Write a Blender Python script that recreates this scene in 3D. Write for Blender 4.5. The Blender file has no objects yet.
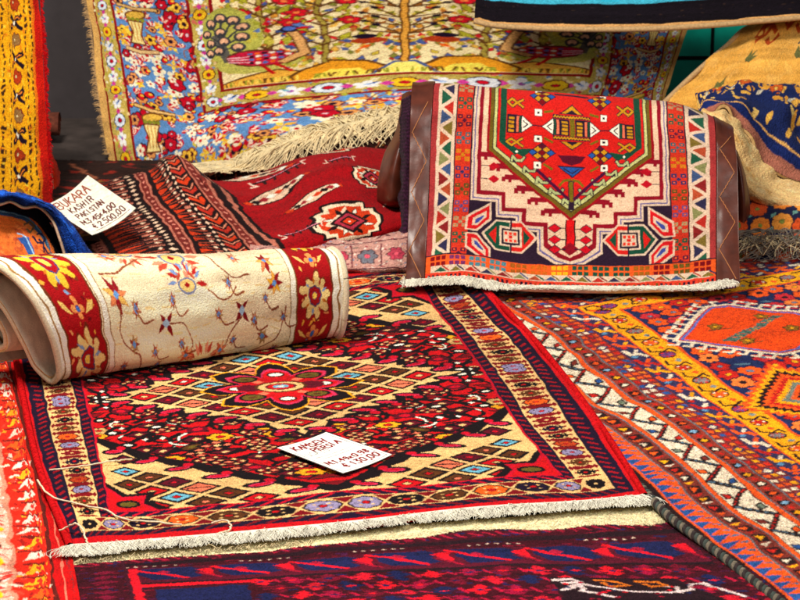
import bpy, math
import numpy as np

# ---------------------------------------------------------------- camera, world, lamps, exposure
FPX = 2600.0
PITCH = math.atan(840 / FPX)
CAMH = 1.9
sc = bpy.context.scene
col = sc.collection
cam = bpy.data.cameras.new('camera'); camo = bpy.data.objects.new('camera', cam); col.objects.link(camo)
camo.location = (0, 0, CAMH); camo.rotation_euler = (math.pi / 2 - PITCH, 0, 0)
cam.sensor_width = 36; cam.lens = 36 * FPX / 800; cam.clip_end = 100
cam.dof.use_dof = True; cam.dof.focus_distance = 5.35; cam.dof.aperture_fstop = 13.0
sc.camera = camo
w = bpy.data.worlds.new('World'); sc.world = w; w.use_nodes = True
w.node_tree.nodes['Background'].inputs[0].default_value = (1.0, 0.97, 0.93, 1)
w.node_tree.nodes['Background'].inputs[1].default_value = 0.19


def lamp(name, loc, target, size, power, colr, sy=None):
    l = bpy.data.lights.new(name, 'AREA'); l.shape = 'RECTANGLE'; l.size = size; l.size_y = sy or size
    l.energy = power; l.color = colr
    o = bpy.data.objects.new(name, l); col.objects.link(o); o.location = loc
    d = np.array(target, float) - np.array(loc, float)
    from mathutils import Vector
    o.rotation_euler = Vector(d).to_track_quat('-Z', 'Y').to_euler()
    return o


lamp('overhead_lamp', (-1.3, 4.6, 3.6), (0, 5.6, 0), 0.75, 196, (1.0, 0.93, 0.83))
lamp('front_lamp', (1.6, 2.4, 3.4), (0.1, 6.2, 0.2), 1.2, 84, (1.0, 0.95, 0.88))
sc.view_settings.view_transform = 'Standard'; sc.view_settings.look = 'None'
sc.view_settings.exposure = 0.0; sc.view_settings.gamma = 1.0

# ---------------------------------------------------------------- geometry helpers
rng = np.random.default_rng(11)


def ray(px, py):
    x = (px - 400) / FPX; y = (300 - py) / FPX
    return np.array([x, math.cos(PITCH) + y * math.sin(PITCH), -math.sin(PITCH) + y * math.cos(PITCH)])


def G(px, py, z=0.0):                       # point on a level z
    d = ray(px, py); return np.array([0, 0, CAMH]) + d * ((z - CAMH) / d[2])


def V(px, py, Y):                           # point at a distance Y
    d = ray(px, py); return np.array([0, 0, CAMH]) + d * (Y / d[1])


def interp(knots, vals, t):                 # cubic Hermite through vals along axis 0
    k = np.asarray(knots, float); vals = np.asarray(vals, float); t = np.clip(t, k[0], k[-1])
    n = len(k)
    if n == 2:
        s = ((t - k[0]) / (k[1] - k[0])).reshape((-1,) + (1,) * (vals.ndim - 1))
        return vals[0] * (1 - s) + vals[1] * s
    d = np.diff(k).reshape((-1,) + (1,) * (vals.ndim - 1))
    sl = np.diff(vals, axis=0) / d
    m = np.empty_like(vals); m[0] = sl[0]; m[-1] = sl[-1]
    m[1:-1] = (sl[:-1] * d[1:] + sl[1:] * d[:-1]) / (d[1:] + d[:-1])
    i = np.clip(np.searchsorted(k, t, side='right') - 1, 0, n - 2)
    sh = (-1,) + (1,) * (vals.ndim - 1)
    h = (k[i + 1] - k[i]).reshape(sh); s = ((t - k[i])).reshape(sh) / h
    return (vals[i] * (2 * s**3 - 3 * s**2 + 1) + m[i] * h * (s**3 - 2 * s**2 + s)
            + vals[i + 1] * (-2 * s**3 + 3 * s**2) + m[i + 1] * h * (s**3 - s**2))


def patch(us, vs, pts):                     # pts[v][u] = 3-D control points -> surface function on grids
    pts = np.asarray(pts, float)

    def f(u, v):
        a = interp(vs, pts, v)              # (nv, ncu, 3)
        b = interp(us, np.swapaxes(a, 0, 1), u)
        return np.swapaxes(b, 0, 1)         # (nv, nu, 3)
    return f


def vnoise(h, wd, ch, cw, r=None):
    r = r or rng
    g = r.standard_normal((ch + 1, cw + 1))
    y = np.linspace(0, ch, h); x = np.linspace(0, cw, wd)
    yi = np.minimum(y.astype(int), ch - 1); xi = np.minimum(x.astype(int), cw - 1)
    fy = (y - yi)[:, None]; fx = (x - xi)[None, :]
    fy = fy * fy * (3 - 2 * fy); fx = fx * fx * (3 - 2 * fx)
    a = g[yi][:, xi]; b = g[yi][:, xi + 1]; c = g[yi + 1][:, xi]; d = g[yi + 1][:, xi + 1]
    return (a * (1 - fx) + b * fx) * (1 - fy) + (c * (1 - fx) + d * fx) * fy


# ---------------------------------------------------------------- materials
def new_mat(name):
    m = bpy.data.materials.new(name); m.use_nodes = True
    nt = m.node_tree; b = nt.nodes['Principled BSDF']
    return m, nt, b


def mat_yarn(name, rough=0.95, sheen=0.04, bump=0.35, scale=700, stretch=(1, 1, 1), spec=0.06):
    m, nt, b = new_mat(name)
    at = nt.nodes.new('ShaderNodeAttribute'); at.attribute_name = 'yarn'
    tc = nt.nodes.new('ShaderNodeTexCoord'); mp = nt.nodes.new('ShaderNodeMapping')
    mp.inputs['Scale'].default_value = stretch
    no = nt.nodes.new('ShaderNodeTexNoise'); no.inputs['Scale'].default_value = scale; no.inputs['Detail'].default_value = 3
    nt.links.new(tc.outputs['Object'], mp.inputs[0]); nt.links.new(mp.outputs[0], no.inputs['Vector'])
    mr = nt.nodes.new('ShaderNodeMapRange'); mr.inputs[1].default_value = 0.25; mr.inputs[2].default_value = 0.75
    mr.inputs[3].default_value = 0.72; mr.inputs[4].default_value = 1.22
    nt.links.new(no.outputs[0], mr.inputs[0])
    mx = nt.nodes.new('ShaderNodeVectorMath'); mx.operation = 'SCALE'
    nt.links.new(at.outputs['Color'], mx.inputs[0]); nt.links.new(mr.outputs[0], mx.inputs['Scale'])
    nt.links.new(mx.outputs[0], b.inputs['Base Color'])
    bp = nt.nodes.new('ShaderNodeBump'); bp.inputs['Strength'].default_value = bump; bp.inputs['Distance'].default_value = 0.0015
    nt.links.new(no.outputs[0], bp.inputs['Height']); nt.links.new(bp.outputs[0], b.inputs['Normal'])
    b.inputs['Roughness'].default_value = rough; b.inputs['Sheen Weight'].default_value = sheen
    b.inputs['Sheen Roughness'].default_value = 0.5; b.inputs['Specular IOR Level'].default_value = spec
    return m


def mat_plain(name, rgb, rough=0.8, nscale=60, var=0.25, bump=0.2, spec=0.3, sheen=0.0, dist=0.002, stretch=(1, 1, 1)):
    m, nt, b = new_mat(name)
    c = np.array(rgb)
    tc = nt.nodes.new('ShaderNodeTexCoord'); mp = nt.nodes.new('ShaderNodeMapping'); mp.inputs['Scale'].default_value = stretch
    no = nt.nodes.new('ShaderNodeTexNoise'); no.inputs['Scale'].default_value = nscale; no.inputs['Detail'].default_value = 5
    nt.links.new(tc.outputs['Object'], mp.inputs[0]); nt.links.new(mp.outputs[0], no.inputs['Vector'])
    cr = nt.nodes.new('ShaderNodeValToRGB')
    cr.color_ramp.elements[0].position = 0.3; cr.color_ramp.elements[1].position = 0.7
    cr.color_ramp.elements[0].color = (*(c * (1 - var)), 1); cr.color_ramp.elements[1].color = (*np.minimum(c * (1 + var), 1), 1)
    nt.links.new(no.outputs[0], cr.inputs[0]); nt.links.new(cr.outputs[0], b.inputs['Base Color'])
    bp = nt.nodes.new('ShaderNodeBump'); bp.inputs['Strength'].default_value = bump; bp.inputs['Distance'].default_value = dist
    nt.links.new(no.outputs[0], bp.inputs['Height']); nt.links.new(bp.outputs[0], b.inputs['Normal'])
    b.inputs['Roughness'].default_value = rough; b.inputs['Specular IOR Level'].default_value = spec
    b.inputs['Sheen Weight'].default_value = sheen
    return m


M_PILE = mat_yarn('wool_pile')
M_FLAT = mat_yarn('flat_weave', bump=0.5, scale=420, stretch=(0.35, 1, 2.2), sheen=0.03)
M_CARD = mat_yarn('card', rough=0.75, sheen=0, bump=0.05, scale=90, spec=0.3)
M_COTTON = mat_plain('cotton_fringe', (0.84, 0.79, 0.66), 0.95, 90, 0.22, 0.4, 0.1, 0.3)
M_CREAMF = mat_plain('cream_wool_fringe', (0.74, 0.60, 0.34), 0.95, 50, 0.3, 0.4, 0.1, 0.3)
M_GREYF = mat_plain('grey_wool_fringe', (0.16, 0.13, 0.10), 0.95, 60, 0.7, 0.4, 0.1, 0.3)
M_TAN = mat_plain('tan_binding', (0.52, 0.33, 0.15), 0.9, 160, 0.25, 0.5, 0.1, 0.2)
M_CREAM = mat_plain('cream_binding', (0.66, 0.56, 0.38), 0.95, 300, 0.2, 0.5, 0.1, 0.3)
M_REDB = mat_plain('red_binding', (0.46, 0.006, 0.008), 0.95, 160, 0.5, 0.6, 0.03, 0.0)
M_DARKB = mat_plain('dark_binding', (0.035, 0.018, 0.02), 0.9, 200, 0.4, 0.5, 0.1, 0.2)
M_LEATHER = mat_plain('brown_leather', (0.085, 0.018, 0.009), 0.36, 35, 0.3, 0.3, 0.42, dist=0.003)
M_STITCH = mat_plain('orange_stitching', (0.45, 0.17, 0.06), 0.8, 200, 0.2)
M_THREAD = mat_plain('cream_thread', (0.80, 0.66, 0.45), 0.9, 200, 0.3)


def lin(c):
    c = np.asarray(c, float) / 255.0
    return np.where(c <= 0.04045, c / 12.92, ((c + 0.055) / 1.055) ** 2.4)


PAL = dict(
    red=(192, 8, 18), dred=(118, 6, 18), mar=(88, 6, 26), crimson=(190, 6, 34), pink=(204, 44, 84), black=(18, 8, 12), navy=(26, 10, 36),
    dnav=(30, 14, 30), cream=(226, 180, 116), white=(246, 236, 214), ltblue=(104, 168, 190), blue=(34, 82, 158), brown=(84, 44, 16),
    olive=(96, 78, 24), orange=(238, 92, 22), gold=(238, 160, 22), yellow=(240, 200, 40), lilac=(140, 128, 162), green=(18, 70, 50),
    salmon=(228, 112, 80), grey=(120, 124, 128), tan=(206, 160, 96), rust=(176, 58, 20), teal=(70, 120, 130), lime=(168, 168, 40),
    sage=(170, 178, 120), bluf=(92, 138, 190), ivory=(250, 226, 170), bgold=(226, 172, 62))


def C(c):
    return np.array(PAL[c] if isinstance(c, str) else c, float)


class Cv:                                   # a woven design: one cell = one knot
    def __init__(s, wd, ht, k, bg):
        s.w, s.h, s.k = wd, ht, k
        s.a = np.empty((int(round(ht * k)), int(round(wd * k)), 3)); s.a[:] = C(bg)
        s.sym = [lambda p: p]

    def mirror(s, mode):
        W, H = s.w, s.h
        fx = lambda p: np.stack([W - p[:, 0], p[:, 1]], 1)
        fy = lambda p: np.stack([p[:, 0], H - p[:, 1]], 1)
        s.sym = {'': [lambda p: p], 'x': [lambda p: p, fx], 'y': [lambda p: p, fy],
                 'xy': [lambda p: p, fx, fy, lambda p: fx(fy(p))]}[mode]

    def poly(s, pts, c):
        c = C(c); base = np.asarray(pts, float)
        for f in s.sym:
            p = f(base) * s.k
            x0, y0 = np.floor(p.min(0)).astype(int); x1, y1 = np.ceil(p.max(0)).astype(int) + 1
            x0 = max(x0, 0); y0 = max(y0, 0); x1 = min(x1, s.a.shape[1]); y1 = min(y1, s.a.shape[0])
            if x1 <= x0 or y1 <= y0: continue
            X, Y = np.meshgrid(np.arange(x0, x1) + .5, np.arange(y0, y1) + .5)
            ins = np.zeros(X.shape, bool); q = np.roll(p, -1, 0)
            for (ax, ay), (bx, by) in zip(p, q):
                if ay == by: continue
                cr = ((ay > Y) != (by > Y)) & (X < (bx - ax) * (Y - ay) / (by - ay) + ax)
                ins ^= cr
            s.a[y0:y1, x0:x1][ins] = c

    def rect(s, x0, y0, x1, y1, c): s.poly([(x0, y0), (x1, y0), (x1, y1), (x0, y1)], c)

    def dia(s, x, y, rx, ry, c): s.poly([(x - rx, y), (x, y - ry), (x + rx, y), (x, y + ry)], c)

    def ell(s, x, y, rx, ry, c, rot=0, n=14):
        t = np.linspace(0, 2 * np.pi, n, endpoint=False); cx = np.cos(t) * rx; cy = np.sin(t) * ry
        s.poly(np.stack([x + cx * math.cos(rot) - cy * math.sin(rot), y + cx * math.sin(rot) + cy * math.cos(rot)], 1), c)

    def line(s, pts, wd, c):
        pts = np.asarray(pts, float)
        for a, b in zip(pts[:-1], pts[1:]):
            d = b - a; L = math.hypot(*d)
            if L < 1e-9: continue
            d = d / L; n = np.array([-d[1], d[0]]) * wd / 2; e = d * wd * .3
            s.poly([a - e + n, b + e + n, b + e - n, a - e - n], c)

    def leaf(s, x0, y0, x1, y1, wd, c, co=None, ow=.35):
        a = np.array([x0, y0]); b = np.array([x1, y1]); d = (b - a) / max(np.hypot(*(b - a)), 1e-9); n = np.array([-d[1], d[0]])
        if co:
            s.poly([a - d * ow, a + (b - a) * .4 + n * (wd / 2 + ow), b + d * ow, a + (b - a) * .4 - n * (wd / 2 + ow)], co)
        s.poly([a, a + (b - a) * .4 + n * wd / 2, b, a + (b - a) * .4 - n * wd / 2], c)

    def flower(s, x, y, r, n, cp, cc, co=None, rot=0., sy=1.0, ow=.4, cw=.3):
        if co:
            for i in range(n):
                t = rot + 2 * math.pi * i / n
                s.ell(x + math.cos(t) * r * .62, y + math.sin(t) * r * .62 * sy, r * .38 + ow, (r * .38 + ow) * sy, co, n=8)
        for i in range(n):
            t = rot + 2 * math.pi * i / n
            s.ell(x + math.cos(t) * r * .62, y + math.sin(t) * r * .62 * sy, r * .36, r * .36 * sy, cp, n=8)
        s.ell(x, y, r * .5, r * .5 * sy, cp if cc is None else cp, n=8)
        if cc:
            if co: s.ell(x, y, r * cw + ow * .6, (r * cw + ow * .6) * sy, co, n=8)
            s.ell(x, y, r * cw, r * cw * sy, cc, n=8)

    def sprite(s, x, y, px, py, rows, pal):
        h = len(rows)
        for j, r in enumerate(rows):
            for i, ch in enumerate(r):
                if ch in pal:
                    x0 = x + (i - len(r) / 2) * px; y0 = y + (h / 2 - j - 1) * py
                    s.rect(x0, y0, x0 + px + .02, y0 + py + .02, pal[ch])

    def sample(s, u, v, warp=.25, speck=.12, abrash=.1, r=None):
        """colours at normalised u (nu), v (nv): hand-knotted wobble, dye variation, odd knots"""
        nv, nu = len(v), len(u)
        X = np.broadcast_to(u[None] * s.a.shape[1], (nv, nu)).copy(); Y = np.broadcast_to(v[:, None] * s.a.shape[0], (nv, nu)).copy()
        if warp:
            X += warp * s.k * vnoise(nv, nu, 40, 30); Y += warp * s.k * vnoise(nv, nu, 40, 30)
            X += rng.standard_normal((nv, nu)) * .22 * min(warp * 4, 1); Y += rng.standard_normal((nv, nu)) * .22 * min(warp * 4, 1)
        xi = np.clip(X.astype(int), 0, s.a.shape[1] - 1); yi = np.clip(Y.astype(int), 0, s.a.shape[0] - 1)
        c = lin(s.a[yi, xi])
        b_ = c.copy(); b_[1:] += c[:-1]; b_[:-1] += c[1:]; b_[:, 1:] += c[:, :-1]; b_[:, :-1] += c[:, 1:]
        c = c * .35 + b_ / 5 * .65
        ab = vnoise(nv, nu, 36, 2) * abrash + vnoise(nv, nu, 8, 6) * abrash * .7
        kn = rng.standard_normal((nv, nu)) * speck * 1.35 + vnoise(nv, nu, max(nv // 3, 1), max(nu // 3, 1)) * speck * .7
        c = np.maximum(c.mean(-1, keepdims=True) + (c - c.mean(-1, keepdims=True)) * 1.0, .001)
        f = np.clip(1 + ab + kn, .45, 1.6)[..., None]
        hue = 1 + rng.standard_normal((nv, nu, 3)) * speck * .25
        return np.clip(c * f * hue + .002, .001, .92)


# ---------------------------------------------------------------- mesh builders
def tag(o, label=None, cat=None, group=None, kind=None):
    if label: o['label'] = label
    if cat: o['category'] = cat
    if group: o['group'] = group
    if kind: o['kind'] = kind
    return o


def mesh_obj(name, V_, quads, mat, parent=None, color=None, smooth=True, tris=None):
    me = bpy.data.meshes.new(name); V_ = np.ascontiguousarray(V_.reshape(-1, 3), dtype=np.float32)
    me.vertices.add(len(V_)); me.vertices.foreach_set('co', V_.ravel())
    quads = np.ascontiguousarray(quads, dtype=np.int32); n = len(quads); k = quads.shape[1]
    me.loops.add(n * k); me.loops.foreach_set('vertex_index', quads.ravel())
    me.polygons.add(n); me.polygons.foreach_set('loop_start', np.arange(0, n * k, k, dtype=np.int32))
    me.polygons.foreach_set('use_smooth', np.full(n, smooth))
    me.update(calc_edges=True); me.validate()
    if color is not None:
        at = me.color_attributes.new('yarn', 'FLOAT_COLOR', 'POINT')
        cc = np.ones((len(V_), 4), np.float32); cc[:, :3] = color.reshape(-1, 3); at.data.foreach_set('color', cc.ravel())
    me.materials.append(mat)
    o = bpy.data.objects.new(name, me); col.objects.link(o)
    if parent: o.parent = parent; o.matrix_parent_inverse = parent.matrix_world.inverted()
    return o


def gridq(nv, nu, off=0, flip=False):
    i = np.arange(nv * nu).reshape(nv, nu) + off
    q = np.stack([i[:-1, :-1], i[:-1, 1:], i[1:, 1:], i[1:, :-1]], -1).reshape(-1, 4)
    return q[:, ::-1] if flip else q


def normals(Pt):
    du = np.gradient(Pt, axis=1); dv = np.gradient(Pt, axis=0)
    n = np.cross(du, dv); return n / np.maximum(np.linalg.norm(n, axis=-1, keepdims=True), 1e-9)


def empty(name, loc):
    o = bpy.data.objects.new(name, None); col.objects.link(o); o.location = loc
    bpy.context.view_layer.update(); o.empty_display_size = .1
    return o


CAMP = np.array([0, 0, CAMH])


def cloth(root, f, cv, nu, nv, thick=.008, name='pile', mat=None, pile=.0006, wob=.0015, u=(0, 1), v=(0, 1), back='cream',
          ref=(.1, .9), warp=.25, speck=.12, abrash=.1, cells=(14, 10), rim=None, backname='backing', uc=None, vc=None, fl=None):
    """pile grid of knots + backing shell with rims.  Returns function giving edge lines."""
    uu = np.linspace(u[0], u[1], nu); vv = np.linspace(v[0], v[1], nv)
    Pt = f(uu, vv); N = normals(Pt)
    a, b = int(nv * ref[0]), max(int(nv * ref[1]), int(nv * ref[0]) + 2)
    sgn = np.sign(np.mean(np.sum(N[a:b] * (CAMP - Pt[a:b]), -1))) if fl is None else fl
    N = N * sgn
    W0 = vnoise(nv, nu, *cells) * wob
    top = Pt + N * (W0 + rng.standard_normal((nv, nu)) * pile)[..., None]
    colr = cv.sample(uu if uc is None else uc(uu), vv if vc is None else vc(vv), warp, speck, abrash)
    p = mesh_obj(name, top, gridq(nv, nu, flip=sgn < 0), mat or M_PILE, root, colr)
    # backing, coarser, with side walls
    su = max(nu // 90, 1); sv = max(nv // 90, 1)
    iu = np.unique(np.r_[np.arange(0, nu, su), nu - 1]); iv = np.unique(np.r_[np.arange(0, nv, sv), nv - 1])
    Bt = (Pt + N * (W0 - thick)[..., None])[iv][:, iu]
    nb, mb = Bt.shape[:2]
    dull = lin(C(back)) * .65
    bc = np.broadcast_to(dull, Bt.shape) * (1 + .1 * rng.standard_normal(Bt.shape[:2]))[..., None] * .8 + colr[iv][:, iu] * .12
    Ts = (Pt + N * (W0 - .0012)[..., None])[iv][:, iu]
    loop = [(0, j) for j in range(mb)] + [(i, mb - 1) for i in range(1, nb)] + [(nb - 1, j) for j in range(mb - 2, -1, -1)] + [(i, 0) for i in range(nb - 2, 0, -1)]
    L = np.array(loop); nl = len(L)
    verts = np.concatenate([Bt.reshape(-1, 3), Ts[L[:, 0], L[:, 1]], Bt[L[:, 0], L[:, 1]]])
    o1 = nb * mb; k = np.arange(nl); k2 = (k + 1) % nl
    wall = np.stack([o1 + k, o1 + k2, o1 + nl + k2, o1 + nl + k], 1)
    if sgn > 0: wall = wall[:, ::-1]
    rc = lin(C(rim or back)) * .8
    cc = np.concatenate([bc.reshape(-1, 3), np.tile(rc, (2 * nl, 1)) * (1 + .15 * rng.standard_normal((2 * nl, 1)))])
    mesh_obj(backname, verts, np.concatenate([gridq(nb, mb, flip=sgn > 0), wall]), M_PILE, root, np.clip(cc, 0, .9))

    def edge(side, n=200, lo=0., hi=1., off=0.):
        t = np.linspace(lo, hi, n)
        if side == 'v0': e = f(u[0] + (u[1] - u[0]) * t, np.array([v[0], v[0] + .01 * (v[1] - v[0])])); q = e[0]
        elif side == 'v1': e = f(u[0] + (u[1] - u[0]) * t, np.array([v[1] - .01 * (v[1] - v[0]), v[1]])); q = e[1]
        elif side == 'u0': q = f(np.array([u[0], u[0] + .01]), v[0] + (v[1] - v[0]) * t)[:, 0]
        else: q = f(np.array([u[1] - .01, u[1]]), v[0] + (v[1] - v[0]) * t)[:, 1]
        return q
    return edge


def tubes(name, lines, rad, mat, parent, ns=5, taper=0.0, flat=1.0):
    """many polylines (each n x 3) as one mesh"""
    Vs = []; Q = []; off = 0
    for li, pl in enumerate(lines):
        pl = np.asarray(pl, float); n = len(pl)
        T = np.gradient(pl, axis=0); T /= np.maximum(np.linalg.norm(T, axis=1, keepdims=True), 1e-9)
        up = np.tile([0, 0, 1.], (n, 1)); bad = np.abs(T[:, 2]) > .95; up[bad] = [0, 1, 0]
        A = np.cross(T, up); A /= np.maximum(np.linalg.norm(A, axis=1, keepdims=True), 1e-9); B = np.cross(A, T)
        r = rad[li] if hasattr(rad, '__len__') else rad
        rr = r * (1 - taper * np.linspace(0, 1, n))[:, None]
        for kk in range(ns):
            t = 2 * math.pi * kk / ns; Vs.append(pl + A * rr * math.cos(t) + B * rr * math.sin(t) * flat)
        i = np.arange(n - 1)
        for kk in range(ns):
            k2 = (kk + 1) % ns
            Q.append(np.stack([off + kk * n + i, off + k2 * n + i, off + k2 * n + i + 1, off + kk * n + i + 1], 1))
        off += ns * n
    return mesh_obj(name, np.concatenate(Vs), np.concatenate(Q), mat, parent)


def fringe(root, edge, dirf, length, n, rad, mat, name='fringe', floor=.003, spread=.35, curl=.3, seg=6, droop=.0, lenvar=.35, clump=9, ns=4):
    """yarn strands from an edge line; dirf(t)->unit direction"""
    E = np.asarray(edge); m = len(E); lines = []; rads = []
    ph = rng.uniform(0, 6, 8)
    for i in range(n):
        t = (i + rng.uniform(-.4, .4)) / n * (m - 1); t = min(max(t, 0), m - 1.001); j = int(t)
        p = E[j] * (1 - t + j) + E[j + 1] * (t - j)
        d = np.array(dirf(t / (m - 1)), float)
        tang = E[min(j + 1, m - 1)] - E[max(j - 1, 0)]; tang = tang / max(np.linalg.norm(tang), 1e-9)
        q = t / (m - 1) * 6.28
        cl = math.sin(q * clump + ph[0]) * .5 + math.sin(q * clump * 2.3 + ph[1]) * .35 + math.sin(q * clump * 4.1 + ph[2]) * .3
        a = cl * spread + rng.normal() * spread * .35
        L = length * (1 + lenvar * rng.uniform(-1, .6) + .22 * math.sin(q * clump * .9 + ph[3]) + .2 * math.sin(q * 3.1 + ph[4])); b = rng.normal() * curl
        s = np.linspace(0, 1, seg); lift = (abs(rng.normal()) * .006 + .002) * min(length / .05, 1)
        pts = p + np.outer(s, d) * L + np.outer(np.sin(s * 1.2 + 0) * a + np.sin(s * 3) * b * .25, tang) * L
        pts[:, 2] += np.sin(s * math.pi) * lift - droop * s**2 * L
        pts[1:, 2] = np.maximum(pts[1:, 2], floor + rng.uniform(0, .004))
        lines.append(pts); rads.append(rad * rng.uniform(.7, 1.3))
    return tubes(name, lines, rads, mat, root, ns=ns, taper=.45)


def smoothline(pts, n):
    pts = np.asarray(pts, float); k = np.r_[0, np.cumsum(np.linalg.norm(np.diff(pts, axis=0), axis=1))]
    return interp(k / k[-1], pts, np.linspace(0, 1, n))


def VV(rows):                               # rows of (px, py, Y) -> points
    return [[V(*p) for p in r] for r in rows]

# ---------------------------------------------------------------- woven designs
def hooked(cv, ax, ay, bx, by, nrm, n, tongue='crimson', size=1.0):
    """row of black lobes with red tongues biting into a cream edge from a to b"""
    for i in range(n):
        t = (i + .5) / n; x = ax + (bx - ax) * t; y = ay + (by - ay) * t; nx, ny = nrm
        cv.ell(x - nx * .6, y - ny * .6, 2.5 * size, 1.35 * size, 'black', rot=.25)
        cv.ell(x + nx * 1.6, y + ny * 1.6, 1.5 * size, 1.5 * size, 'black')
        cv.ell(x - nx * .5, y - ny * .5, 1.75 * size, .75 * size, 'pink', rot=.25)
        cv.ell(x - nx * .4, y - ny * .4, 1.35 * size, .5 * size, tongue, rot=.25)
        cv.ell(x + nx * 1.6, y + ny * 1.6, .8 * size, .9 * size, tongue)


def lozenges(cv, inside, ox, oy, px=3.7, py=3.25, nx=11, ny=12):
    cyc = [('red', 'cream'), ('ltblue', 'red'), ('brown', 'salmon'), ('mar', 'crimson'), ('red', 'white'), ('brown', 'red')]
    for j in range(-ny, ny + 1):
        for i in range(-nx, nx + 1):
            if (i + j) % 2: continue
            x = ox + i * px; y = oy + j * py
            if not inside(x, y): continue
            a, b = cyc[(j + 2 * abs(i)) % 6]
            cv.dia(x, y, 3.15, 2.75, 'black'); cv.dia(x, y, 2.3, 1.9, a); cv.dia(x, y, 1.0, .85, 'black'); cv.dia(x, y, .65, .55, b)
            if (i * 3 + j) % 7 == 0: cv.dia(x, y, 2.35, 1.95, 'salmon'); cv.line([(x - 1.6, y), (x + 1.6, y)], .5, 'black')


def design_medallion():
    W, H = 100, 140; cv = Cv(W, H, 8, 'red'); r = np.random.default_rng(5)
    cv.mirror('xy')
    # dense floral ground in one quadrant, mirrored
    for i in range(80):
        x = r.uniform(16, 50); y = r.uniform(13, 70); k = r.integers(0, 3)
        pts = [(x + 3.4 * math.cos(t + k) * (1 - t / 9), y + 3.0 * math.sin(t + k) * (1 - t / 9)) for t in np.linspace(0, 4.2, 9)]
        cv.line(pts, .75, 'black')
        if i % 3 == 0: cv.line(pts[2:6], .4, 'cream' if i % 2 else 'white')
    spots = [(x + r.uniform(-1.6, 1.6), y + r.uniform(-1.4, 1.4)) for x in np.arange(17.5, 51, 4.1) for y in np.arange(14.5, 71, 3.9)]
    for i, (x, y) in enumerate(spots):
        k = r.integers(0, 9); s = r.uniform(.65, .95)
        if k == 0:
            cv.ell(x, y, 3.4 * s, 2.5 * s, 'black'); cv.ell(x, y, 2.7 * s, 1.8 * s, 'dred'); cv.ell(x, y, 1.6 * s, 1.0 * s, 'black')
            for t in np.linspace(0, 6.28, 7)[:-1]: cv.dia(x + 2.2 * s * math.cos(t), y + 1.5 * s * math.sin(t), .45, .4, 'cream')
            cv.dia(x, y, .7, .5, 'salmon')
        elif k == 1: cv.flower(x, y, 2.6 * s, 6, 'gold' if i % 2 else 'tan', 'red', 'black', sy=.75)
        elif k == 2:
            cv.ell(x, y, 2.9 * s, 1.7 * s, 'black', .4); cv.ell(x, y, 2.2 * s, 1.1 * s, 'brown', .4); cv.ell(x, y, .9, .5, 'olive', .4)
        elif k == 3:
            cv.ell(x, y, 1.8, 1.2, 'black'); cv.ell(x, y, .8, .5, 'white')
        elif k == 4:
            cv.poly([(x - 3, y), (x - 1, y + 2), (x + 2.6, y + 1), (x + 3, y - 1), (x, y - 2)], 'black')
            cv.poly([(x - 2, y), (x - .6, y + 1.2), (x + 1.8, y + .5), (x, y - 1.2)], 'mar'); cv.dia(x, y, .7, .6, 'cream')
        elif k == 5:
            for dx, dy in ((-1.5, 0), (1.5, 0), (0, 1.3), (0, -1.3)): cv.dia(x + dx, y + dy, 1.5, 1.1, 'black')
            for dx, dy in ((-1.5, 0), (1.5, 0), (0, 1.3), (0, -1.3)): cv.dia(x + dx, y + dy, .7, .5, 'salmon' if i % 4 else 'ltblue')
            cv.dia(x, y, .6, .5, 'cream')
        elif k == 6:
            cv.leaf(x - 2.5, y - 1, x + 2.5, y + 1.4, 1.8, 'dred', 'black', .5)
        elif k == 7:
            cv.line([(x - 2.6, y - 1), (x - .8, y + 1), (x + 1, y - .6), (x + 2.8, y + 1)], 1.1, 'black'); cv.dia(x, y, .6, .6, 'white')
        else:
            cv.ell(x, y, 1.8, 1.4, 'mar'); cv.ell(x, y, .9, .7, 'crimson')
    cx, cy = 50, 70
    cv.mirror('')
    # central stepped diamond
    def dpoly(rx, ry, st):
        pts = []
        n = 9
        for q in range(4):
            for i in range(n):
                t = i / n; t2 = (i + .5) / n
                a = {0: (1, 0, 0, 1), 1: (0, 1, -1, 0), 2: (-1, 0, 0, -1), 3: (0, -1, 1, 0)}[q]
                x0 = a[0] * (1 - t) + a[2] * t; y0 = a[1] * (1 - t) + a[3] * t
                x1 = a[0] * (1 - t2) + a[2] * t2; y1 = a[1] * (1 - t2) + a[3] * t2
                pts.append((cx + x0 * (rx + st), cy + y0 * (ry + st))); pts.append((cx + x1 * (rx - st), cy + y1 * (ry - st)))
        return pts
    cv.poly(dpoly(30.8, 27.6, 1.3), 'black'); cv.poly(dpoly(28.4, 25.2, 1.2), 'cream')
    lozenges(cv, lambda x, y: abs(x - cx) / 26 + abs(y - cy) / 23 < 1.0, cx, cy)
    cv.mirror('xy')
    hooked(cv, cx - 29, cy - 1, cx - 1, cy - 26, (-.6, -.8), 7)
    cv.mirror('')
    # eight-lobed star
    def star(k):
        # quarter outline of the eight-lobed star: pointed lobes on the axes, squarish lobes on the diagonals
        q = [(12.6, 0), (10.2, 2.3), (7.2, 2.9), (9.4, 5.2), (9.9, 8.2), (7.0, 9.6), (4.2, 8.2), (3.0, 7.0), (2.7, 9.6), (1.6, 11.4)]
        pts = [(cx + x * k * 1.08, cy + y * k * 1.12) for x, y in q] + [(cx, cy + 12.2 * k * 1.12)]
        pts += [(cx - x * k * 1.08, cy + y * k * 1.12) for x, y in q[::-1]]
        pts += [(cx - x * k * 1.08, cy - y * k * 1.12) for x, y in q[1:]] + [(cx, cy - 12.2 * k * 1.12)] + [(cx + x * k * 1.08, cy - y * k * 1.12) for x, y in q[::-1][:-1]]
        return pts
    cv.poly(star(.98), 'gold'); cv.poly(star(.94), 'black')
    cv.poly(star(.76), 'pink'); cv.poly(star(.70), 'red')
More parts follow.
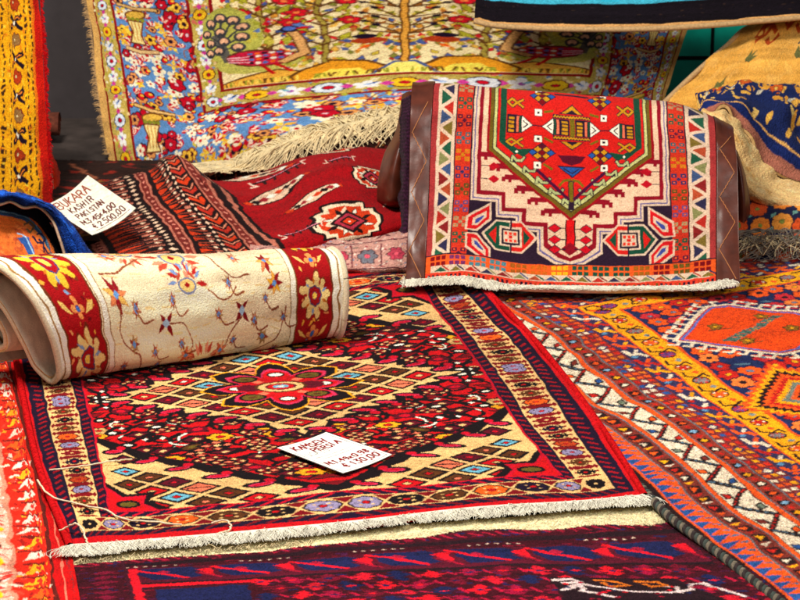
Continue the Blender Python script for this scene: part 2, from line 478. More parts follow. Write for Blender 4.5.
    for a in range(4):
        t = a * math.pi / 2; x = cx + 6.9 * math.cos(t); y = cy + 7.2 * math.sin(t)
        cv.ell(x, y, 1.5, 1.3, 'black'); cv.ell(x, y, 1.1, .85, 'white')
        t += math.pi / 4; x = cx + 7.2 * math.cos(t); y = cy + 7.5 * math.sin(t)
        cv.ell(x, y, 2.2, 1.9, 'black'); cv.ell(x, y, 1.7, 1.4, 'olive'); cv.ell(x, y, .7, .5, 'brown')
        x = cx + 4.4 * math.cos(t); y = cy + 4.8 * math.sin(t); cv.dia(x, y, 1.0, 1.0, 'salmon')
    for q in (0, 1):
        cv.ell(cx + (5 if q else -5), cy, 2, 2, 'mar')
    cv.ell(cx, cy, 4.2, 3.2, 'brown'); cv.ell(cx, cy, 3.7, 2.7, 'cream'); cv.ell(cx, cy, 2.6, 1.9, 'mar'); cv.ell(cx, cy, 2.2, 1.6, 'red'); cv.ell(cx, cy, 1.3, .9, 'ltblue'); cv.ell(cx, cy, .6, .4, 'white')
    # corner spandrels
    cv.mirror('xy')
    x0, y0 = 16.5, 13.5; A, B = 34, 33
    teeth = []
    n = 7
    for i in range(n + 1):
        t = i / n; teeth.append((x0 + A * (1 - t), y0 + B * t))
        if i < n: teeth.append((x0 + A * (1 - t) - 2.4, y0 + B * (t) + 1.0))
    cv.poly([(x0, y0), (x0 + A + 3, y0), (x0, y0 + B + 3)], 'black')
    cv.poly([(x0, y0)] + teeth, 'cream')
    lozenges(cv, lambda x, y: (x - x0) / (A - 3) + (y - y0) / (B - 3) < .97 and x > x0 + 1 and y > y0 + 1, x0 + 1, y0 + 1.5)
    hooked(cv, x0 + A - 2, y0 + .5, x0 + 1, y0 + B - 2, (.7, .7), 6)
    cv.poly([(x0, y0), (x0 + 11, y0), (x0 + 8, y0 + 4), (x0 + 9, y0 + 8), (x0 + 4, y0 + 7), (x0, y0 + 12)], 'black')
    cv.poly([(x0, y0), (x0 + 9, y0), (x0 + 7, y0 + 3), (x0 + 7.5, y0 + 6.6), (x0 + 3, y0 + 6), (x0, y0 + 10)], 'crimson'); cv.poly([(x0, y0), (x0 + 8, y0), (x0 + 6.4, y0 + 3), (x0 + 6.5, y0 + 5.6), (x0 + 3, y0 + 5), (x0, y0 + 8.6)], 'red')
    cv.ell(x0 + 4, y0 + 3, 2.4, 1.8, 'black'); cv.ell(x0 + 4, y0 + 3, 1.7, 1.1, 'olive')
    for (x, y) in ():
        cv.poly([(x - 4, y - 3), (x, y), (x - 4, y + 3)], 'dnav'); cv.poly([(x + 4, y - 3), (x, y), (x + 4, y + 3)], 'brown')
        cv.poly([(x - 3, y + 3.4), (x, y), (x + 3, y + 3.4)], 'salmon'); cv.dia(x - 2.4, y, .9, .7, 'cream')
    # borders
    cv.mirror('xy')
    for (a, b, c_) in ((0, 17, 'red'),):
        cv.rect(0, 0, 51, 3 - .2, c_); cv.rect(0, 0, 1.8, 71, c_)
    cv.rect(1.6, 2.8, 50.1, 13.5, 'navy'); cv.rect(1.6, 2.8, 16.5, 70.1, 'navy')
    cv.rect(16.1, 13.1, 50.1, 13.6, 'crimson'); cv.rect(16.1, 13.1, 16.6, 70.1, 'crimson')
    for y in np.arange(4.5, 70, 2.5):
        d = r.uniform(-.3, .3); cv.line([(3.0 + d, y - .2), (4.7 + d, y + .9)], .75, (150, 10, 24)); cv.line([(14.3, y - .3), (15.6, y + .6)], .65, (150, 10, 24))
    for x in np.arange(6, 50, 2.6):
        cv.line([(x - .5, 3.2), (x + 1.3, 4.7)], .55, 'dred')
        if x > 15: cv.line([(x - .5, 11.4), (x + 1.3, 12.8)], .55, 'crimson')
    cv.rect(5.8, 5.0, 50.1, 11.0, 'cream'); cv.rect(5.8, 5.0, 13.6, 70.1, 'cream')
    cyc = ['black', 'brown', 'lilac', 'rust', 'black', 'navy', 'dred', 'lilac', 'orange', 'brown']
    def cell(x, y, hw, hh, c_):
        cv.poly([(x - hw, y + hh), (x + hw, y + hh), (x, y + .15 * hh)], 'dred'); cv.poly([(x - hw, y - hh), (x + hw, y - hh), (x, y - .15 * hh)], 'dred')
        cv.ell(x, y, hw * .86, hh * .72, 'cream')
        d = 'black' if c_ in ('lilac', 'orange', 'rust') else c_
        cv.flower(x, y, hw * .8, 8, c_, 'red' if c_ != 'dred' else 'cream', d if d != c_ else None, sy=hh / hw * .85, ow=.35, cw=.2)
        for sx in (-1, 1):
            for sy_ in (-1, 1): cv.dia(x + sx * hw * .42, y + sy_ * hh * .3, .3, .25, 'cream' if c_ in ('black', 'navy', 'brown') else 'black')
        for sx in (-1, 1): cv.dia(x + sx * hw * .82, y, .5, .5, 'dred')
    for i, y in enumerate(np.arange(13.7, 71, 4.6)):
        cell(9.7, y, 3.5, 2.3, cyc[i % 10])
        cv.dia(6.5, y + 2.3, .7, 1.1, 'dred'); cv.dia(12.9, y + 2.3, .7, 1.1, 'dred')
    for i, x in enumerate(np.arange(16.5, 51, 6.1)):
        y = 8.0
        for s in (-1, 1): cv.poly([(x + s * 3.05 - 1.8, y + 2.8), (x + s * 3.05 + 1.8, y + 2.8), (x + s * 3.05, y + .6)], 'dred'); cv.poly([(x + s * 3.05 - 1.8, y - 2.8), (x + s * 3.05 + 1.8, y - 2.8), (x + s * 3.05, y - .6)], 'dred')
        c_ = cyc[(i * 3 + 2) % 10]; cv.flower(x, y, 2.5, 8, c_, 'red', 'black', sy=.85, ow=.3, cw=.22)
        for q in range(4): cv.dia(x + 1.3 * math.cos(q * 1.57 + .78), y + 1.1 * math.sin(q * 1.57 + .78), .35, .3, 'cream')
    cv.flower(9.6, 8, 2.8, 8, 'black', 'cream', None, sy=.85, cw=.2)
    return cv


def design_kilim():
    W, H = 100, 120; cv = Cv(W, H, 7, 'orange'); cv.mirror('x')   # x 0..100 weave width, y from the fringe upward
    wht = (214, 186, 160); nv = (40, 22, 42); rd = (204, 28, 22); mr = (136, 10, 30)
    # vertical borders
    cv.rect(0, 0, 2, H, (160, 50, 50)); cv.rect(2, 4, 8.4, H, wht); cv.rect(2.9, 4, 7.6, H, (190, 60, 36))
    cc = [(30, 84, 60), (120, 100, 40), (176, 40, 30), (44, 40, 70), (130, 30, 30), (130, 130, 80), (170, 70, 40), (60, 80, 120)]
    y = 5
    i = 0
    while y < H:
        cv.poly([(3.2, y + .3), (7.6, y + 3.4), (3.2, y + 6.5)], cc[i % 8]); cv.poly([(7.4, y + 3.7), (3.2, y + 6.9), (7.4, y + 10.0)], cc[(i + 3) % 8])
        cv.line([(2.9, y), (7.8, y + 3.45), (2.9, y + 6.9)], 1.15, wht)
        y += 6.9; i += 1
    cv.rect(2.0, 4, 3.1, H, wht); cv.rect(7.4, 4, 8.6, H, wht)
    cv.rect(8.6, 4, 14.6, H, (196, 48, 28)); cv.rect(8.6, 4, 9.0, H, nv)
    fc = [(80, 20, 50), (20, 80, 60), (160, 140, 100), (96, 70, 120), (80, 74, 30), (50, 44, 90), (190, 120, 20), (50, 90, 100)]
    for i, y in enumerate(np.arange(9, H, 5.9)):
        c_ = fc[i % 8]
        for dx in (-1.6, 1.6):
            for dy in (-1.3, 1.3):
                cv.rect(11.8 + dx - .95, y + dy - .7, 11.8 + dx + .95, y + dy + .7, c_); cv.rect(11.8 + dx - .35, y + dy - .25, 11.8 + dx + .35, y + dy + .25, (222, 90, 40))
        cv.rect(11.5, y - .7, 12.1, y + .7, c_); cv.rect(11.0, y - .3, 12.6, y + .3, c_)
    # navy ground, white/navy guard lines, cream ground with stepped lower corners
    cv.rect(14.6, 8.6, 50.2, H, nv)
    st = [(50, 8.6)]
    def stepped(off, c_):
        pts = [(16.8 + off * .0 + off, H), (16.8 + off, 31 - off * .9 + off * 1.0 * 0)]
        xs = [16.8, 26.0, 33.2, 40.5]; ys = [30.5, 25.2, 21.0, 10.2]
        p = [(xs[0] + off, H)]
        for k in range(3):
            p.append((xs[k] + off, ys[k] + off)); p.append((xs[k + 1] + off, ys[k] + off))
        p += [(xs[3] + off, ys[3] + 4 + off), (45.5 + off * .6, ys[3] + .5 + off), (50, 9.1 + off), (50, H)]
        cv.poly(p, c_)
    stepped(-1.6, wht); stepped(-.9, (96, 88, 140)); stepped(-.45, wht); stepped(.5, mr); stepped(1.9, (222, 186, 154))
    # hexagon
    def hexa(o, c_): cv.poly([(50, 23.5 + o * 1.35), (79.4 - o, 46 + o * .5), (79.4 - o, H), (20.6 + o, H), (20.6 + o, 46 + o * .5)], c_)
    for k, y in enumerate(np.arange(27, 47, 3.6)):                       # latch hooks outside the hexagon
        x = 50 - (y - 23.5) * 28.5 / 22.5
        cv.rect(x - 4.6, y - 1.2, x + 1, y + .6, mr); cv.rect(x - 5.6, y - 2.0, x - 4.2, y - .2, mr); cv.rect(x - 3.0, y - 2.1, x - 1.8, y - 1, mr)
    hexa(0, (150, 10, 24)); hexa(.9, (104, 84, 22)); hexa(2.1, (50, 30, 30)); hexa(2.4, (188, 190, 120)); hexa(3.4, nv); hexa(3.7, rd)
    cv.poly([(25.2, H), (25.2, 49.5), (31, 45), (32.4, 46), (27.4, 50), (27.4, H)], 'green')
    cv.poly([(29.2, 46.6), (34, 44.4), (36, 46.5), (38, 46.8), (36, 47.8), (32, 47.2), (30, 48.4)], 'green'); cv.dia(31.5, 46.3, .6, .6, 'white')
    for k, y in enumerate(np.arange(30, 44, 3.4)):                      # sage hooks inside
        x = 50 - (y - 26) * 28.5 / 22.5 + 4.4
        cv.line([(x - 2.2, y - .5), (x - 1.9, y + 1.0), (x - .5, y - .4), (x + 1.2, y - .4), (x + 2.2, y + 1.0)], 1.35, nv)
        cv.line([(x - 2.2, y - .5), (x - 1.9, y + 1.0), (x - .5, y - .4), (x + 1.2, y - .4), (x + 2.1, y + .9)], .75, 'sage')
    go = (196, 138, 20); ol = (112, 96, 18); yc = 56.2
    for x, s in ((30.3, 1), (46.4, -1)):   # striped boxes with white arrow heads pointing at each other
        cv.rect(x - 2.6, yc - 3.2, x + 2.6, yc + 3.2, nv)
        for q in range(4): cv.rect(x - 1.0 * s - 1.0, yc - 2.7 + q * 1.4, x - 1.0 * s + 1.0, yc - 1.8 + q * 1.4, go)
        cv.rect(x + 1.3 * s - .45, yc - 2.8, x + 1.3 * s + .45, yc + 2.8, 'salmon'); cv.rect(x + 2.2 * s - .3, yc - 3.0, x + 2.2 * s + .3, yc + 3.0, 'green')
        x1 = x + 2.6 * s; x2 = x + 6.4 * s
        cv.poly([(x1, yc - 3.5), (x2 + .5 * s, yc), (x1, yc + 3.5)], nv); cv.poly([(x1 + .2 * s, yc - 3.0), (x2, yc), (x1 + .2 * s, yc + 3.0)], 'white')
        cv.line([(x1 + .8 * s, yc - 1.3), (x1 + 2.3 * s, yc), (x1 + .8 * s, yc + 1.3)], .4, nv)
    cv.rect(36.6, yc - .2, 40, yc + .2, nv)
    for yy in (61, 51.4, 42, 70, 80):
        cv.rect(37.4, yy - 1.3, 40.0, yy + 1.3, nv); cv.rect(37.6, yy - 1.1, 39.8, yy + 1.1, 'white'); cv.rect(38.3, yy - .45, 39.1, yy + .45, nv)
        cv.line([(40.8, yy + .4), (43.4, yy - 1.0 if yy < 60 else yy + 1.0)], .8, ol)
    for yy in (63.8, 49.7):
        for wd_, c_ in ((1.25, nv), (.7, go)):
            cv.line([(27.8, yy), (29.6, yy + 1.3), (31.4, yy), (33.4, yy - 1.4)], wd_, c_); cv.line([(27.8, yy), (29.6, yy - 1.3), (31.4, yy), (33.4, yy + 1.4)], wd_, c_)
    for yc in (46.5, 67.0):
        cl = ((-3.0, 0, 'blue'), (3.0, 0, 'blue'), (-1.4, 1.2, go), (1.4, 1.2, go), (-1.4, -1.2, go), (1.4, -1.2, go), (0, 2.3, (84, 12, 36)), (0, 0, 'dred'), (0, -2.4, 'dred'))
        for dx, dy, c_ in cl: cv.dia(40 + dx, yc + dy, 1.7, 1.4, nv)
        for dx, dy, c_ in cl: cv.dia(40 + dx, yc + dy, 1.25, 1.0, c_)
    cv.rect(49.2, 52.4, 50.8, 60.2, ol)
    for yy, s in ((60.3, 1), (52.2, -1)):
        cv.rect(43.6, yy - .7, 56.4, yy + .7, nv)
        for x in np.arange(43.9, 50, 1.0): cv.line([(x, yy - .3), (x + .5, yy + .3), (x + 1.0, yy - .3)], .4, go)
        cv.poly([(45.6, yy + 1.2 * s), (54.4, yy + 1.2 * s), (50, yy + 4.4 * s)], nv); cv.poly([(46.4, yy + 1.4 * s), (53.6, yy + 1.4 * s), (50, yy + 4.0 * s)], go)
        cv.poly([(48, yy + 1.4 * s), (52, yy + 1.4 * s), (50, yy + 2.8 * s)], nv)
    cv.poly([(45.2, 46), (54.8, 46), (53, 43.6), (50, 42.6), (47, 43.6)], (84, 12, 36))
    cv.poly([(45, 42.3), (55, 42.3), (50, 38.2)], nv); cv.poly([(45.9, 41.9), (54.1, 41.9), (50, 38.7)], 'blue'); cv.line([(47.4, 41.5), (50.1, 39.7)], .4, nv)
    cv.rect(49, 27, 51, 37.4, nv); cv.rect(49.3, 30, 50.7, 37, ol)
    cv.line([(38.5, 40.3), (43, 36.6), (49, 31)], 1.1, (70, 12, 50)); cv.line([(46, 35.6), (47.5, 37.2), (49.6, 37.6)], .8, ol)
    for yy in (68, 74, 82): cv.rect(44, yy, 56, yy + 1.2, nv)
    # stem with diamonds below the hexagon
    cv.rect(48.3, 13.4, 51.7, 24, 'black'); cv.rect(48.7, 14, 51.3, 24, (210, 16, 22)); cv.dia(50, 14, 3.2, 2.4, mr)
    for yy in (21, 17.2, 13.9):
        cv.rect(45, yy - .2, 48.4, yy + .2, nv); cv.dia(44.7, yy, 2.4, 1.7, nv); cv.dia(44.7, yy, 2.0, 1.35, (196, 10, 30))
    for yy in (41, 36.6): cv.rect(18.7, yy - .15, 22, yy + .15, nv); cv.dia(23.4, yy, 2.1, 1.5, (176, 10, 30))
    # octagonal gul in the navy corners
    gx, gy = 29.5, 17.2
    cv.poly([(gx - 10, gy - .2), (gx - 5.2, gy + 5.4), (gx + 4.2, gy + 5.4), (gx + 9.6, gy), (gx + 4.2, gy - 5.4), (gx - 5.2, gy - 5.4)], wht)
    cv.poly([(gx - 9, gy), (gx - 4.8, gy + 4.8), (gx, gy + 4.8), (gx, gy - 4.8), (gx - 4.8, gy - 4.8)], 'green'); cv.poly([(gx + 8.6, gy), (gx + 4, gy + 4.8), (gx + .7, gy + 4.8), (gx + .7, gy - 4.8), (gx + 4, gy - 4.8)], (206, 30, 24))
    cv.poly([(gx - 7.4, gy), (gx - 4.8, gy + 3.0), (gx - 4.8, gy - 3)], (206, 30, 24)); cv.poly([(gx + 7, gy), (gx + 4.8, gy + 2.6), (gx + 4.8, gy - 2.6)], 'green')
    cv.rect(gx - 3.6, gy - 3.4, gx + 4.2, gy + 3.4, wht); cv.rect(gx - 2.9, gy - 2.7, gx + 3.5, gy + 2.7, nv); cv.rect(gx - 2.2, gy - 2.1, gx + 2.8, gy + 2.1, wht)
    for dx in (-1.3, .3, 1.9):
        for dy in (-1.2, 1.2): cv.rect(gx + dx - .5, gy + dy - .5, gx + dx + .5, gy + dy + .5, (216, 50, 30))
    cv.rect(gx - .4, gy - .5, gx + 1, gy + .5, rd); cv.rect(gx + .1, gy - 6, gx + .6, gy - 2.7, nv); cv.rect(gx + .1, gy + 2.7, gx + .6, gy + 6, nv)
    for s in (1, -1):
        p = lambda q: [(gx + a, gy + b * s) for a, b in q]
        cv.poly(p([(-16, .6), (-15.6, 6), (-6.6, 11.5), (-6.6, 5.2), (-11.5, .3)]), wht); cv.poly(p([(-15.2, .9), (-14.9, 5.4), (-7.3, 10.3), (-7.3, 5.6), (-11.8, 1)]), (204, 22, 28))
        cv.poly(p([(-13.5, 2.4), (-13.2, 5.1), (-8.3, 8.3), (-8.3, 6), (-11.5, 2.6)]), wht); cv.poly(p([(-12.5, 3.2), (-12.3, 4.6), (-9.2, 6.6), (-9.3, 5.8), (-11.3, 3.5)]), (60, 70, 150))
    # lower borders
    cv.mirror('')
    cv.rect(0, 0, W, 8.6, (222, 84, 28)); cv.rect(0, 8.4, W, 8.9, nv)
    for i, x in enumerate(np.arange(4.5, 98, 7.0)):
        c_ = ['dred', (110, 40, 90), 'teal', 'teal', (150, 80, 20), (190, 90, 20), 'gold', 'green', 'green', 'green', (150, 90, 20), 'dred', 'olive', 'dred'][i % 14]
        for dx in (-2, 0, 2):
            for dy in (-1, 1): cv.rect(x + dx - .8, 6.4 + dy - .7, x + dx + .8, 6.4 + dy + .7, c_)
    cv.rect(2, 2.6, W - 2, 4.9, wht)
    for i, x in enumerate(np.arange(3, 96, 5.4)):
        cv.poly([(x + .4, 2.9), (x + 4.8, 2.9), (x + 2.6, 4.4)], cc[i % 8]); cv.line([(x + 3.1, 4.7), (x + 5.6, 3.1)], .5, cc[(i + 2) % 8])
    cv.rect(0, 0, W, 2.6, (208, 56, 34))
    for x in np.arange(1, 99, 1.6): cv.rect(x, .6, x + .8, 1.9, ['mar', 'rust', 'olive', 'navy'][int(x * 3) % 4])
    return cv


def blossom(cv, x, y, s, k, r):
    if k == 0: cv.flower(x, y, 2.0 * s, 6, 'crimson', (250, 190, 200), 'dnav', r.uniform(0, 1), ow=.22, cw=.22)
    elif k == 1: cv.flower(x, y, 1.7 * s, 5, (246, 190, 60), 'dnav', (120, 40, 20), r.uniform(0, 1), ow=.2, cw=.3)
    elif k == 2: cv.flower(x, y, 1.9 * s, 5, (250, 236, 200), 'crimson', None, r.uniform(0, 1), cw=.28)
    elif k == 3:
        t = r.uniform(0, 3)
        for q in range(5):
            a = t + q * .5 - 1; cv.leaf(x, y, x + 2.2 * s * math.cos(a), y + 2.2 * s * math.sin(a), .8, (250, 214, 190) if q % 2 else 'crimson', None)
    elif k == 4:
        cv.ell(x, y, 1.5 * s, 1.1 * s, 'dnav', r.uniform(0, 3)); cv.ell(x, y, 1.25 * s, .85 * s, (214, 10, 30), r.uniform(0, 3)); cv.ell(x + .3, y + .2, .4, .3, (250, 190, 60))
    elif k == 5:
        t = r.uniform(0, 6)
        for q in range(4): cv.leaf(x, y, x + 2 * s * math.cos(t + q * 1.5), y + 2 * s * math.sin(t + q * 1.5), .9, (244, 206, 70) if q % 2 else (236, 170, 40), None)
    elif k == 6:
        cv.flower(x, y, 1.5 * s, 6, (226, 150, 80), 'dnav', (90, 40, 60), 0, ow=.2, cw=.32)


def design_floral():
    W, H = 100, 62; cv = Cv(W, H, 10, 'bluf'); r = np.random.default_rng(3); cv.mirror('x')
    ivory = (246, 222, 168)
    # blue band thick with blossoms
    for i in range(150):
        x = r.uniform(9, 50); y = r.uniform(6, 62)
        a = r.uniform(0, 6); cv.line([(x, y), (x + 1.6 * math.cos(a), y + 1.6 * math.sin(a)), (x + 2.8 * math.cos(a + .5), y + 2.8 * math.sin(a + .5))], .25, (150, 90, 50))
        cv.leaf(x, y, x + 1.9 * math.cos(a + 1), y + 1.9 * math.sin(a + 1), .8, [(240, 220, 150), (206, 190, 60), (90, 150, 200), (236, 170, 60)][i % 4], None)
    pts = [(x + r.uniform(-.9, .9), y + r.uniform(-.9, .9)) for x in np.arange(10.1, 51, 1.65) for y in np.arange(5.6, 62, 1.6)]
    r.shuffle(pts)
    for i, (x, y) in enumerate(pts):
        r_ = r.random(); zone = int((x * .13 + y * .21 + 1.2 * math.sin(x * .3)) % 4)
        k = [[0, 4, 0, 2, 3], [1, 6, 3, 4, 5], [3, 5, 2, 3, 3], [4, 0, 3, 6, 2]][zone][r.integers(0, 5)]
        if r.random() < .84: blossom(cv, x, y, r.uniform(.42, .9), k, r)
    # vases/birds in the outer corners of the blue band
    for vy in (40.5, 14):
        x, y = 14.3, vy
        cv.poly([(x - 2.4, y - 3.6), (x + 1.5, y - 3.6), (x + .9, y - 1), (x + 1.7, y + 2.6), (x - 2.2, y + 2.6), (x - 1.5, y - 1)], (110, 50, 20))
        cv.poly([(x - 1.9, y - 3.2), (x + 1.1, y - 3.2), (x + .5, y - 1), (x + 1.3, y + 2.2), (x - 1.8, y + 2.2), (x - 1.1, y - 1)], (244, 216, 140))
        for q in range(3): cv.line([(x - 1.1 + q * .8, y - 2.6), (x - 1.1 + q * .8, y + 2)], .2, (190, 120, 40))
        cv.ell(x, y + 4, 2.6, 1.2, (120, 60, 20), .2); cv.ell(x, y + 4, 2.2, .85, (226, 180, 70), .2)
        for q in range(4): cv.ell(x - 1.6 + q, y + 2.9, .5, .5, (140, 140, 40))
        cv.line([(11, y - 5), (14, y - 5.6), (18, y - 4.6)], 1.2, (110, 60, 40)); cv.line([(11, y - 5), (14, y - 5.6), (18, y - 4.6)], .7, (230, 190, 130))
        cv.line([(10.6, y + 6.6), (14, y + 5.6), (19, y + 6)], 1.1, (90, 60, 20)); cv.line([(10.6, y + 6.6), (14, y + 5.6), (19, y + 6)], .6, (226, 180, 110))
    # outer guard
    def guard(x0, x1, y0, y1, vert, first):
        L = (y1 - y0) if vert else (x1 - x0); cxx = (x0 + x1) / 2; cyy = (y0 + y1) / 2
        cv.rect(x0, y0, x1, y1, (196, 172, 84))
        for q in range(int(L * 5)):
            a = r.uniform(0, 1); b = r.uniform(0, 1)
            px_, py_ = x0 + (x1 - x0) * a, y0 + (y1 - y0) * b
            cv.leaf(px_, py_, px_ + r.uniform(-1.1, 1.1), py_ + r.uniform(-1.1, 1.1), .8, [(176, 176, 50), (150, 150, 40), (240, 210, 150), (216, 110, 90), (240, 226, 180), (110, 150, 190)][q % 6], None)
        k = first
        for d in np.arange(2.2, L, 3.6):
            x, y = (cxx, y0 + d) if vert else (x0 + d, cyy)
            if k % 4 in (0,): cv.ell(x, y, 1.75, 1.5, 'navy'); cv.flower(x, y, 1.65, 8, (225, 234, 250), 'navy', None, ow=.3, cw=.42, sy=.85); cv.ell(x, y, .5, .45, 'crimson')
            elif k % 4 == 1: cv.flower(x, y, 1.5, 5, (246, 246, 240), (170, 190, 226), None, .3, cw=.3, sy=.85); cv.leaf(x, y, x + 1.2, y + .9, .5, 'blue'); cv.dia(x + .2, y - 1.6, .4, .4, 'pink')
            elif k % 4 == 2: cv.flower(x, y, 1.55, 9, (246, 190, 30), (90, 30, 20), (90, 30, 20), ow=.2, cw=.3, sy=.85); cv.ell(x, y, .4, .4, 'crimson')
            else: cv.flower(x, y, 1.5, 5, (246, 246, 240), (160, 60, 160), None, .3, cw=.25); cv.leaf(x, y, x - 1.2, y + .9, .5, 'ltblue')
            x, y = (cxx, y + 1.8) if vert else (x + 1.8, cyy)
            cv.dia(x, y, .7, .7, (206, 60, 150)); k += 1
    dr = (140, 14, 16)
    cv.rect(0, 0, 2.4, H, (226, 176, 100)); cv.rect(0, 0, 50.2, 1.2, (226, 176, 100))
    cv.rect(2.4, 0, 3.0, H, dr); cv.rect(8.6, 4.6, 9.3, H, dr)
    guard(3.0, 8.6, 1, H, True, 0)
    guard(8, 50.2, 0, 4.8, False, 1); cv.rect(8.6, 4.6, 50.2, 5.2, dr)
    # inner guard + field
    cv.rect(25.4, 21.4, 50.2, H, dr); guard(26.1, 30.4, 22, H, True, 0); guard(26.1, 50.2, 22, 26.2, False, 0)
    cv.rect(30.4, 26.2, 31.1, H, dr); cv.rect(30.4, 26.2, 50.2, 26.9, dr)
    cv.rect(31.1, 26.9, 50.2, H, ivory)
    go = (232, 170, 60); br = (100, 60, 20); li = (176, 170, 40)
    for i in range(620):
        x = r.uniform(32, 50); y = r.uniform(30, 62); a = r.uniform(.6, 2.6)
        cv.leaf(x, y, x + 1.1 * math.cos(a), y + 1.5 * math.sin(a), .75, [li, (206, 180, 60), (220, 150, 50), (206, 24, 40), (130, 130, 50), (236, 180, 70), (70, 90, 150), (180, 110, 40)][i % 8], br if i % 3 == 0 else None, .12)
    # mounds
    cv.poly([(31.1, 27), (31.1, 28.4), (34, 29.6), (38, 30.8), (41, 29.6), (44, 28.4), (50, 30), (50, 27)], br); cv.poly([(31.1, 27), (31.1, 28), (34, 29.2), (38, 30.4), (41, 29.2), (44, 28), (50, 29.6), (50, 27)], go)
    cv.poly([(38, 27), (40, 29.8), (43, 32), (46.5, 31.4), (48.5, 29), (49, 27)], br); cv.poly([(38.6, 27), (40.4, 29.6), (43, 31.6), (46.2, 31), (48, 28.8), (48.4, 27)], (226, 150, 30))
    cv.poly([(41, 27), (43, 29.6), (45.5, 29.2), (47, 27)], (244, 214, 80))
    cv.poly([(46.4, 27), (48.8, 30.4), (50.1, 30.4), (50.1, 27)], (70, 90, 140)); cv.poly([(47, 27), (49, 29.9), (50.1, 29.9), (50.1, 27)], (246, 224, 110))
    for i in range(60):
        x = r.uniform(31.6, 49.6); cv.line([(x, 27.3), (x + r.uniform(-.3, .3), 28.4)], .25, [(150, 150, 40), (240, 200, 80), br][i % 3])
    # centre tree
    cv.rect(49.5, 30, 50.1, 62, br); cv.rect(49.7, 30, 50.1, 62, (226, 160, 60))
    for y in (38, 40.5, 43, 46, 50):
        for a in (.4, .9):
            cv.line([(49.5, y), (49.5 - 3.4 * math.cos(a), y + 3.4 * math.sin(a))], .3, br); cv.leaf(49.5 - 3 * math.cos(a), y + 3 * math.sin(a), 49.5 - 4.4 * math.cos(a), y + 4.4 * math.sin(a), .8, 'dnav', None)
    for y in (36.5,): cv.ell(46.6, y, 1.7, .8, 'rust'); cv.ell(46.2, y + 1.2, 1.2, .7, 'navy'); cv.leaf(47, 35.5, 45.4, 34, .7, 'orange')
    for bx in (42.5, 37.2):
        cv.line([(bx, 31.5), (bx + .3, 38), (bx - .4, 45), (bx + .4, 56)], .7, br); cv.line([(bx, 31.5), (bx + .3, 38), (bx - .4, 45), (bx + .4, 56)], .4, (170, 150, 60))
        for y in np.arange(36, 56, 2.6):
            for s in (-1, 1): cv.line([(bx, y), (bx + s * 2.4, y + 2.4)], .3, br); cv.leaf(bx + s * 1.4, y + 1, bx + s * 2.6, y + 3.4, .9, li, br, .15)
        for (dx, y) in ((2.4, 42.5), (-2.2, 45), (2.2, 48), (-2.6, 39.5), (0, 51), (2.6, 53)): cv.flower(bx + dx, y, 1.05, 5, (214, 16, 36), (240, 120, 60), (120, 30, 30), .4, ow=.2)
    for q in range(7): a = q * .9; cv.leaf(39.8, 37.5 + q * .8, 39.8 + 1.9 * math.cos(a), 37.5 + q * .8 + 1.6 * math.sin(a), .8, (70, 90, 150), 'dnav', .15)
    # peacock
    def pea(x, y):
        cv.line([(x - 2, y + 1), (x - 3.2, y + 7)], 1.6, (96, 92, 84))
        for (dx, dy) in [(-4.9, 3.0), (-4.6, 5.4), (-5.0, 7.8), (-4.0, 10.0), (-2.4, 11.2), (-.7, 10.6), (.4, 8.8), (.2, 6.4), (-.4, 4.0), (-2.6, 8.0), (-2.2, 5.6), (-3.2, 3.4)]:
            cv.line([(x - 2.4, y + 2.6 + dy * .3), (x + dx, y + dy)], .35, (60, 60, 64)); cv.ell(x + dx, y + dy, 1.0, 1.15, (60, 60, 64)); cv.ell(x + dx, y + dy + .1, .6, .72, (238, 180, 140)); cv.dia(x + dx, y + dy - .4, .3, .4, (60, 60, 64))
        cv.ell(x + 1.8, y + .8, 4.2, 2.2, (110, 50, 30), -.12); cv.ell(x + 1.8, y + .8, 3.8, 1.8, (200, 20, 60), -.12)
        for i_ in range(6):
            for j_ in range(4): cv.ell(x + .9 + i_ * .78, y - .3 + j_ * .75, .32, .3, ['dnav', 'white', (80, 110, 180), 'orange'][(i_ + j_ * 2) % 4])
        for q in range(3): cv.line([(x - 2, y + 1.4 - q * .5), (x + .6, y + 1.3 - q * .7)], .22, (250, 190, 200))
        cv.line([(x + 4.4, y - .6), (x + 6.4, y + 1.2), (x + 6, y + 4.2), (x + 5.2, y + 7.2)], 1.25, br); cv.line([(x + 4.2, y - .6), (x + 6.4, y + 1.2), (x + 6, y + 4.2), (x + 5.2, y + 7.2)], .85, (222, 166, 100))
        cv.ell(x + 5.1, y + 7.6, .9, .95, 'dnav'); cv.ell(x + 5.1, y + 7.7, .6, .6, (80, 110, 190)); cv.leaf(x + 5.6, y + 7.6, x + 7.2, y + 8, .7, 'red')
        for q in range(6): a = .5 + q * .45; cv.leaf(x + 5.2 + 1.5 * math.cos(a), y + 8.6 + 1.3 * math.sin(a), x + 5.2 + 2.9 * math.cos(a), y + 8.6 + 2.6 * math.sin(a), .5, 'crimson')
        cv.line([(x + 2, y - 1), (x + 3.2, y - 3.6)], .5, 'red'); cv.line([(x + 3.4, y - 1), (x + 5, y - 3.2)], .5, 'red')
    sv = cv.a.copy(); cv.ell(32.6, 40, 4.4, 6.8, (186, 184, 80)); cv.ell(35.4, 33.2, 5.2, 3, (196, 190, 90))
    for q in range(34): x = r.uniform(35, 41); y = r.uniform(30, 46); a = r.uniform(.8, 2.4); cv.leaf(x, y, x + 1.2 * math.cos(a), y + 1.5 * math.sin(a), .8, [(170, 170, 50), (214, 24, 40), (90, 120, 180), (206, 190, 70)][q % 4], None)
    pea(34.4, 33.2)
    return cv


